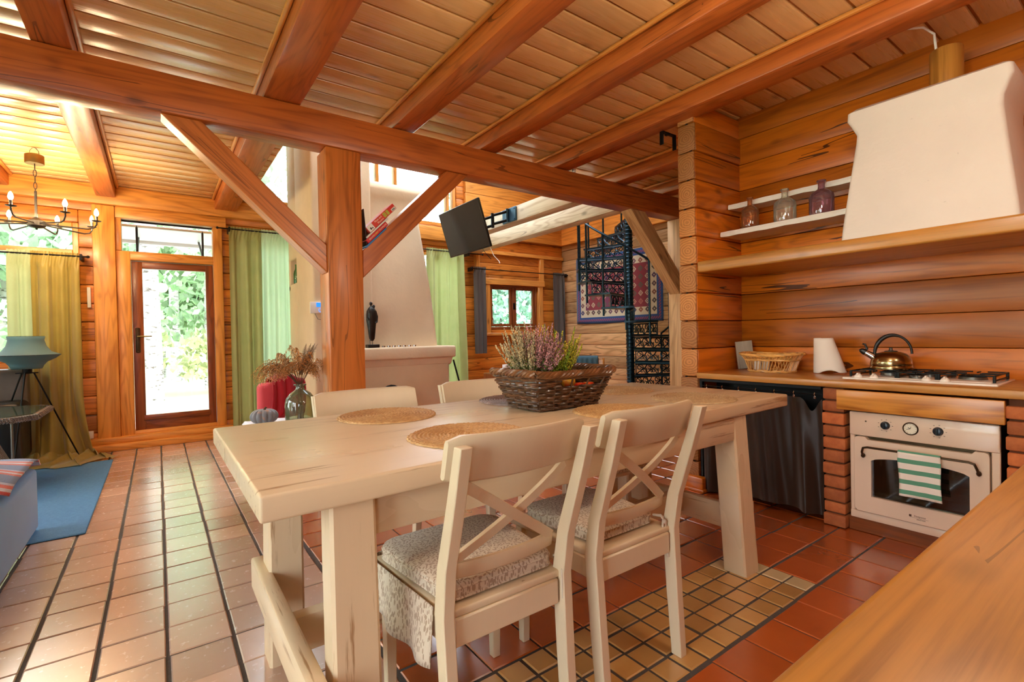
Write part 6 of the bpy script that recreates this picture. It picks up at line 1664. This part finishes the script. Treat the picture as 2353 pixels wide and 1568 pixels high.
# ---- kilim hung on the log wall
def kilim():
    N = NT('kilim_weave'); tc = N.n.new('ShaderNodeTexCoord').outputs['Object']; sp = N.node('ShaderNodeSeparateXYZ', {0: tc})
    hw, hh = .90, .56
    y = N.math('ABSOLUTE', sp.outputs[1]); z = N.math('ABSOLUTE', sp.outputs[2])
    ed = N.math('MINIMUM', N.math('SUBTRACT', hw, y), N.math('SUBTRACT', hh, z))
    def diam(pitch, sz, oy=0, oz=0):
        a = N.math('ABSOLUTE', N.math('SUBTRACT', N.math('FRACT', N.math('MULTIPLY_ADD', sp.outputs[1], 1/pitch, oy)), .5)); b = N.math('ABSOLUTE', N.math('SUBTRACT', N.math('FRACT', N.math('MULTIPLY_ADD', sp.outputs[2], 1/pitch, oz)), .5))
        return N.math('ADD', a, b), N.math('LESS_THAN', N.math('ADD', a, b), sz)
    cell = N.node('ShaderNodeTexWhiteNoise', {0: N.node('ShaderNodeVectorMath', {0: N.node('ShaderNodeMapping', {'Vector': tc, 'Scale': (0, 8.0, 8.0), 'Location': (0, .5, .5)}).outputs[0]}, operation='FLOOR').outputs[0]}).outputs['Value']
    d1, in1 = diam(.125, .36, .5, .5); d1b, in1b = diam(.125, .22, .5, .5); d1c, in1c = diam(.125, .10, .5, .5)
    field = lin('8E3440'); field = N.mix(N.math('LESS_THAN', N.math('ABSOLUTE', N.math('SUBTRACT', N.math('FRACT', N.math('MULTIPLY', sp.outputs[1], 2.2)), .5)), .16), field, lin('7A3A5A'))
    motif = N.ramp(cell, [(0, lin('D8C8A8')), (.34, lin('D8C8A8')), (.35, lin('4A6A50')), (.6, lin('4A6A50')), (.61, lin('C87A6A')), (1, lin('D8C8A8'))])
    fcol = N.mix(in1, field, motif); fcol = N.mix(in1b, fcol, field); fcol = N.mix(in1c, fcol, motif)
    dark = N.ramp(cell, [(0, lin('3E5A48')), (.3, lin('6A3A4A')), (.55, lin('2E3E6A')), (.8, lin('9A5A48')), (1, lin('4A5A3A'))])
    bcol = N.mix(in1, lin('DCD0B4'), dark); bcol = N.mix(in1c, bcol, lin('DCD0B4'))
    st = N.math('GREATER_THAN', N.math('SINE', N.math('MULTIPLY', N.math('ADD', sp.outputs[1], sp.outputs[2]), 150)), .1)
    blue = lin('28528E'); strip = N.mix(st, blue, lin('B04A5A'))
    c = N.mix(N.math('GREATER_THAN', ed, .225), bcol, fcol); c = N.mix(N.math('LESS_THAN', ed, .105), c, blue)
    mid = N.math('MULTIPLY', N.math('GREATER_THAN', ed, .035), N.math('LESS_THAN', ed, .072)); c = N.mix(mid, c, strip)
    n = N.noise(tc, 300, 2); N.bump(n, .3, .003); m = N.set(Base_Color=N.mix(N.math('MULTIPLY', n, .25), c, lin('3A2A2A')), Roughness=.95, Sheen_Weight=.2)
    mb = MB()
    def f(u, v): y = 5.37-.90+1.80*u; z = 1.85-.56+1.12*v; return (5.958-.006*math.sin(u*9)*(1-v), y, z+.008*math.sin(u*7)*(1-v))
    mb.grid(f, 40, 20); o = mb.build('kilim', m, origin=(5.958, 5.37, 1.85)); s = o.modifiers.new('thick', 'SOLIDIFY'); s.thickness = .006; s.offset = 0
    tag(o, 'red, cream and blue patterned kilim hung on the log wall behind the stair', 'rug')
    fr = MB()
    for k in range(60):
        for y, s in ((4.47, -1), (6.27, 1)): z = 1.30+1.10*k/59; fr.tube([(5.957, y, z), (5.953, y+s*.03, z-.004)], .0018, 4)
    fr.build('fringe', cloth('kilim_fringe', 'D8CCB4'), o)
kilim()
# ---- bentwood chair with a teal throw, small box behind
def teal_chair():
    c = (3.86, 3.86); t = thing('bentwood_chair', 'bentwood chair beyond the table, teal cushion over its back', 'chair', (c[0], c[1], 0))
    M = TR((c[0], c[1], 0)) @ RZ(math.radians(-35))
    mb = MB()
    def sh(u, v):  # plywood shell
        x = -.20+.40*u; s = v
        if s < .5: y = -.22+.40*(s/.5); z = .44-.02*math.sin(PI*s/.5)+.05*abs(2*u-1)**2*.6
        else: q = (s-.5)/.5; y = .18+.10*q+.03*math.sin(PI*q)-.05*abs(2*u-1)**2; z = .44+.40*q
        return M @ Vector((x, y, z))
    mb.grid(sh, 18, 30); o = mb.build('shell', M_OAK['X'], t, angle=80); s = o.modifiers.new('thick', 'SOLIDIFY'); s.thickness = .014
    for sx in (-1, 1):
        for sy in (-1, 1): mb = MB(); mb.tube([M @ Vector((sx*.13, sy*.12, .43)), M @ Vector((sx*.20, sy*.21, 0))], .010, 8); mb.build('leg', M_BLACK, t)
    mb = MB()
    def th(u, v):
        x = -.125+.25*u; w = .006*math.sin(u*26)
        if v < .42: q = v/.42; y = .245-.055+.03*q+w*.6; z = .56+.275*q
        elif v < .58: q = (v-.42)/.16; a = PI*(1-q); y = .262+.036*math.cos(a); z = .838+.030*math.sin(a)
        else: q = (v-.58)/.42; y = .305+.004+w; z = .836-.24*q
        return M @ Vector((x, y, z))
    mb.grid(th, 40, 40); o = mb.build('teal_throw', cloth('teal_cotton', '3A6272', '28485A', 0, .85), origin=(c[0], c[1], .7), angle=80); s = o.modifiers.new('thick', 'SOLIDIFY'); s.thickness = .006; tag(o, 'teal cloth hung over the bentwood chair back', 'cloth')
teal_chair()
mb = MB(); mb.box((3.0, 4.32, .0), (3.5, 4.72, .70), .01); o = mb.build('low_cabinet', M_DOOR['Z'], origin=(3.25, 4.5, 0)); tag(o, 'low dark cabinet beyond the table between fireplace and stair', 'cabinet')
mb = MB(); mb.box((3.06, 4.36, .701), (3.13, 4.42, .80), .004, 2); o = mb.build('white_carton', plain('white_carton_print', 'E8E6EC', .5, var=.2, scale=50), origin=(3.09, 4.39, .70)); tag(o, 'small white printed carton just above the table edge by the basket', 'box')
for k, (x, lb) in enumerate(((4.50, 'small dark lantern on the sill of the left sash'), (4.66, 'small dark lantern beside the other on the window sill'))):
    t = thing('lantern', lb, 'lantern', (x, 6.72, 1.318), 'lanterns on the window sill'); 
    mb = MB(); mb.lathe([(.022, 0), (.024, .003), (.024, .008), (.020, .008)], 8, (x, 6.745, 1.3165)); mb.lathe([(.026, .060), (.010, .082), (.004, .10)], 8, (x, 6.745, 1.3165)); 
    for q in range(4): a = q*PI/2+.4; mb.tube([(x+.02*math.cos(a), 6.745+.02*math.sin(a), 1.322), (x+.02*math.cos(a), 6.745+.02*math.sin(a), 1.378)], .002, 4)
    mb.build('lantern_frame', M_BLACK, t)
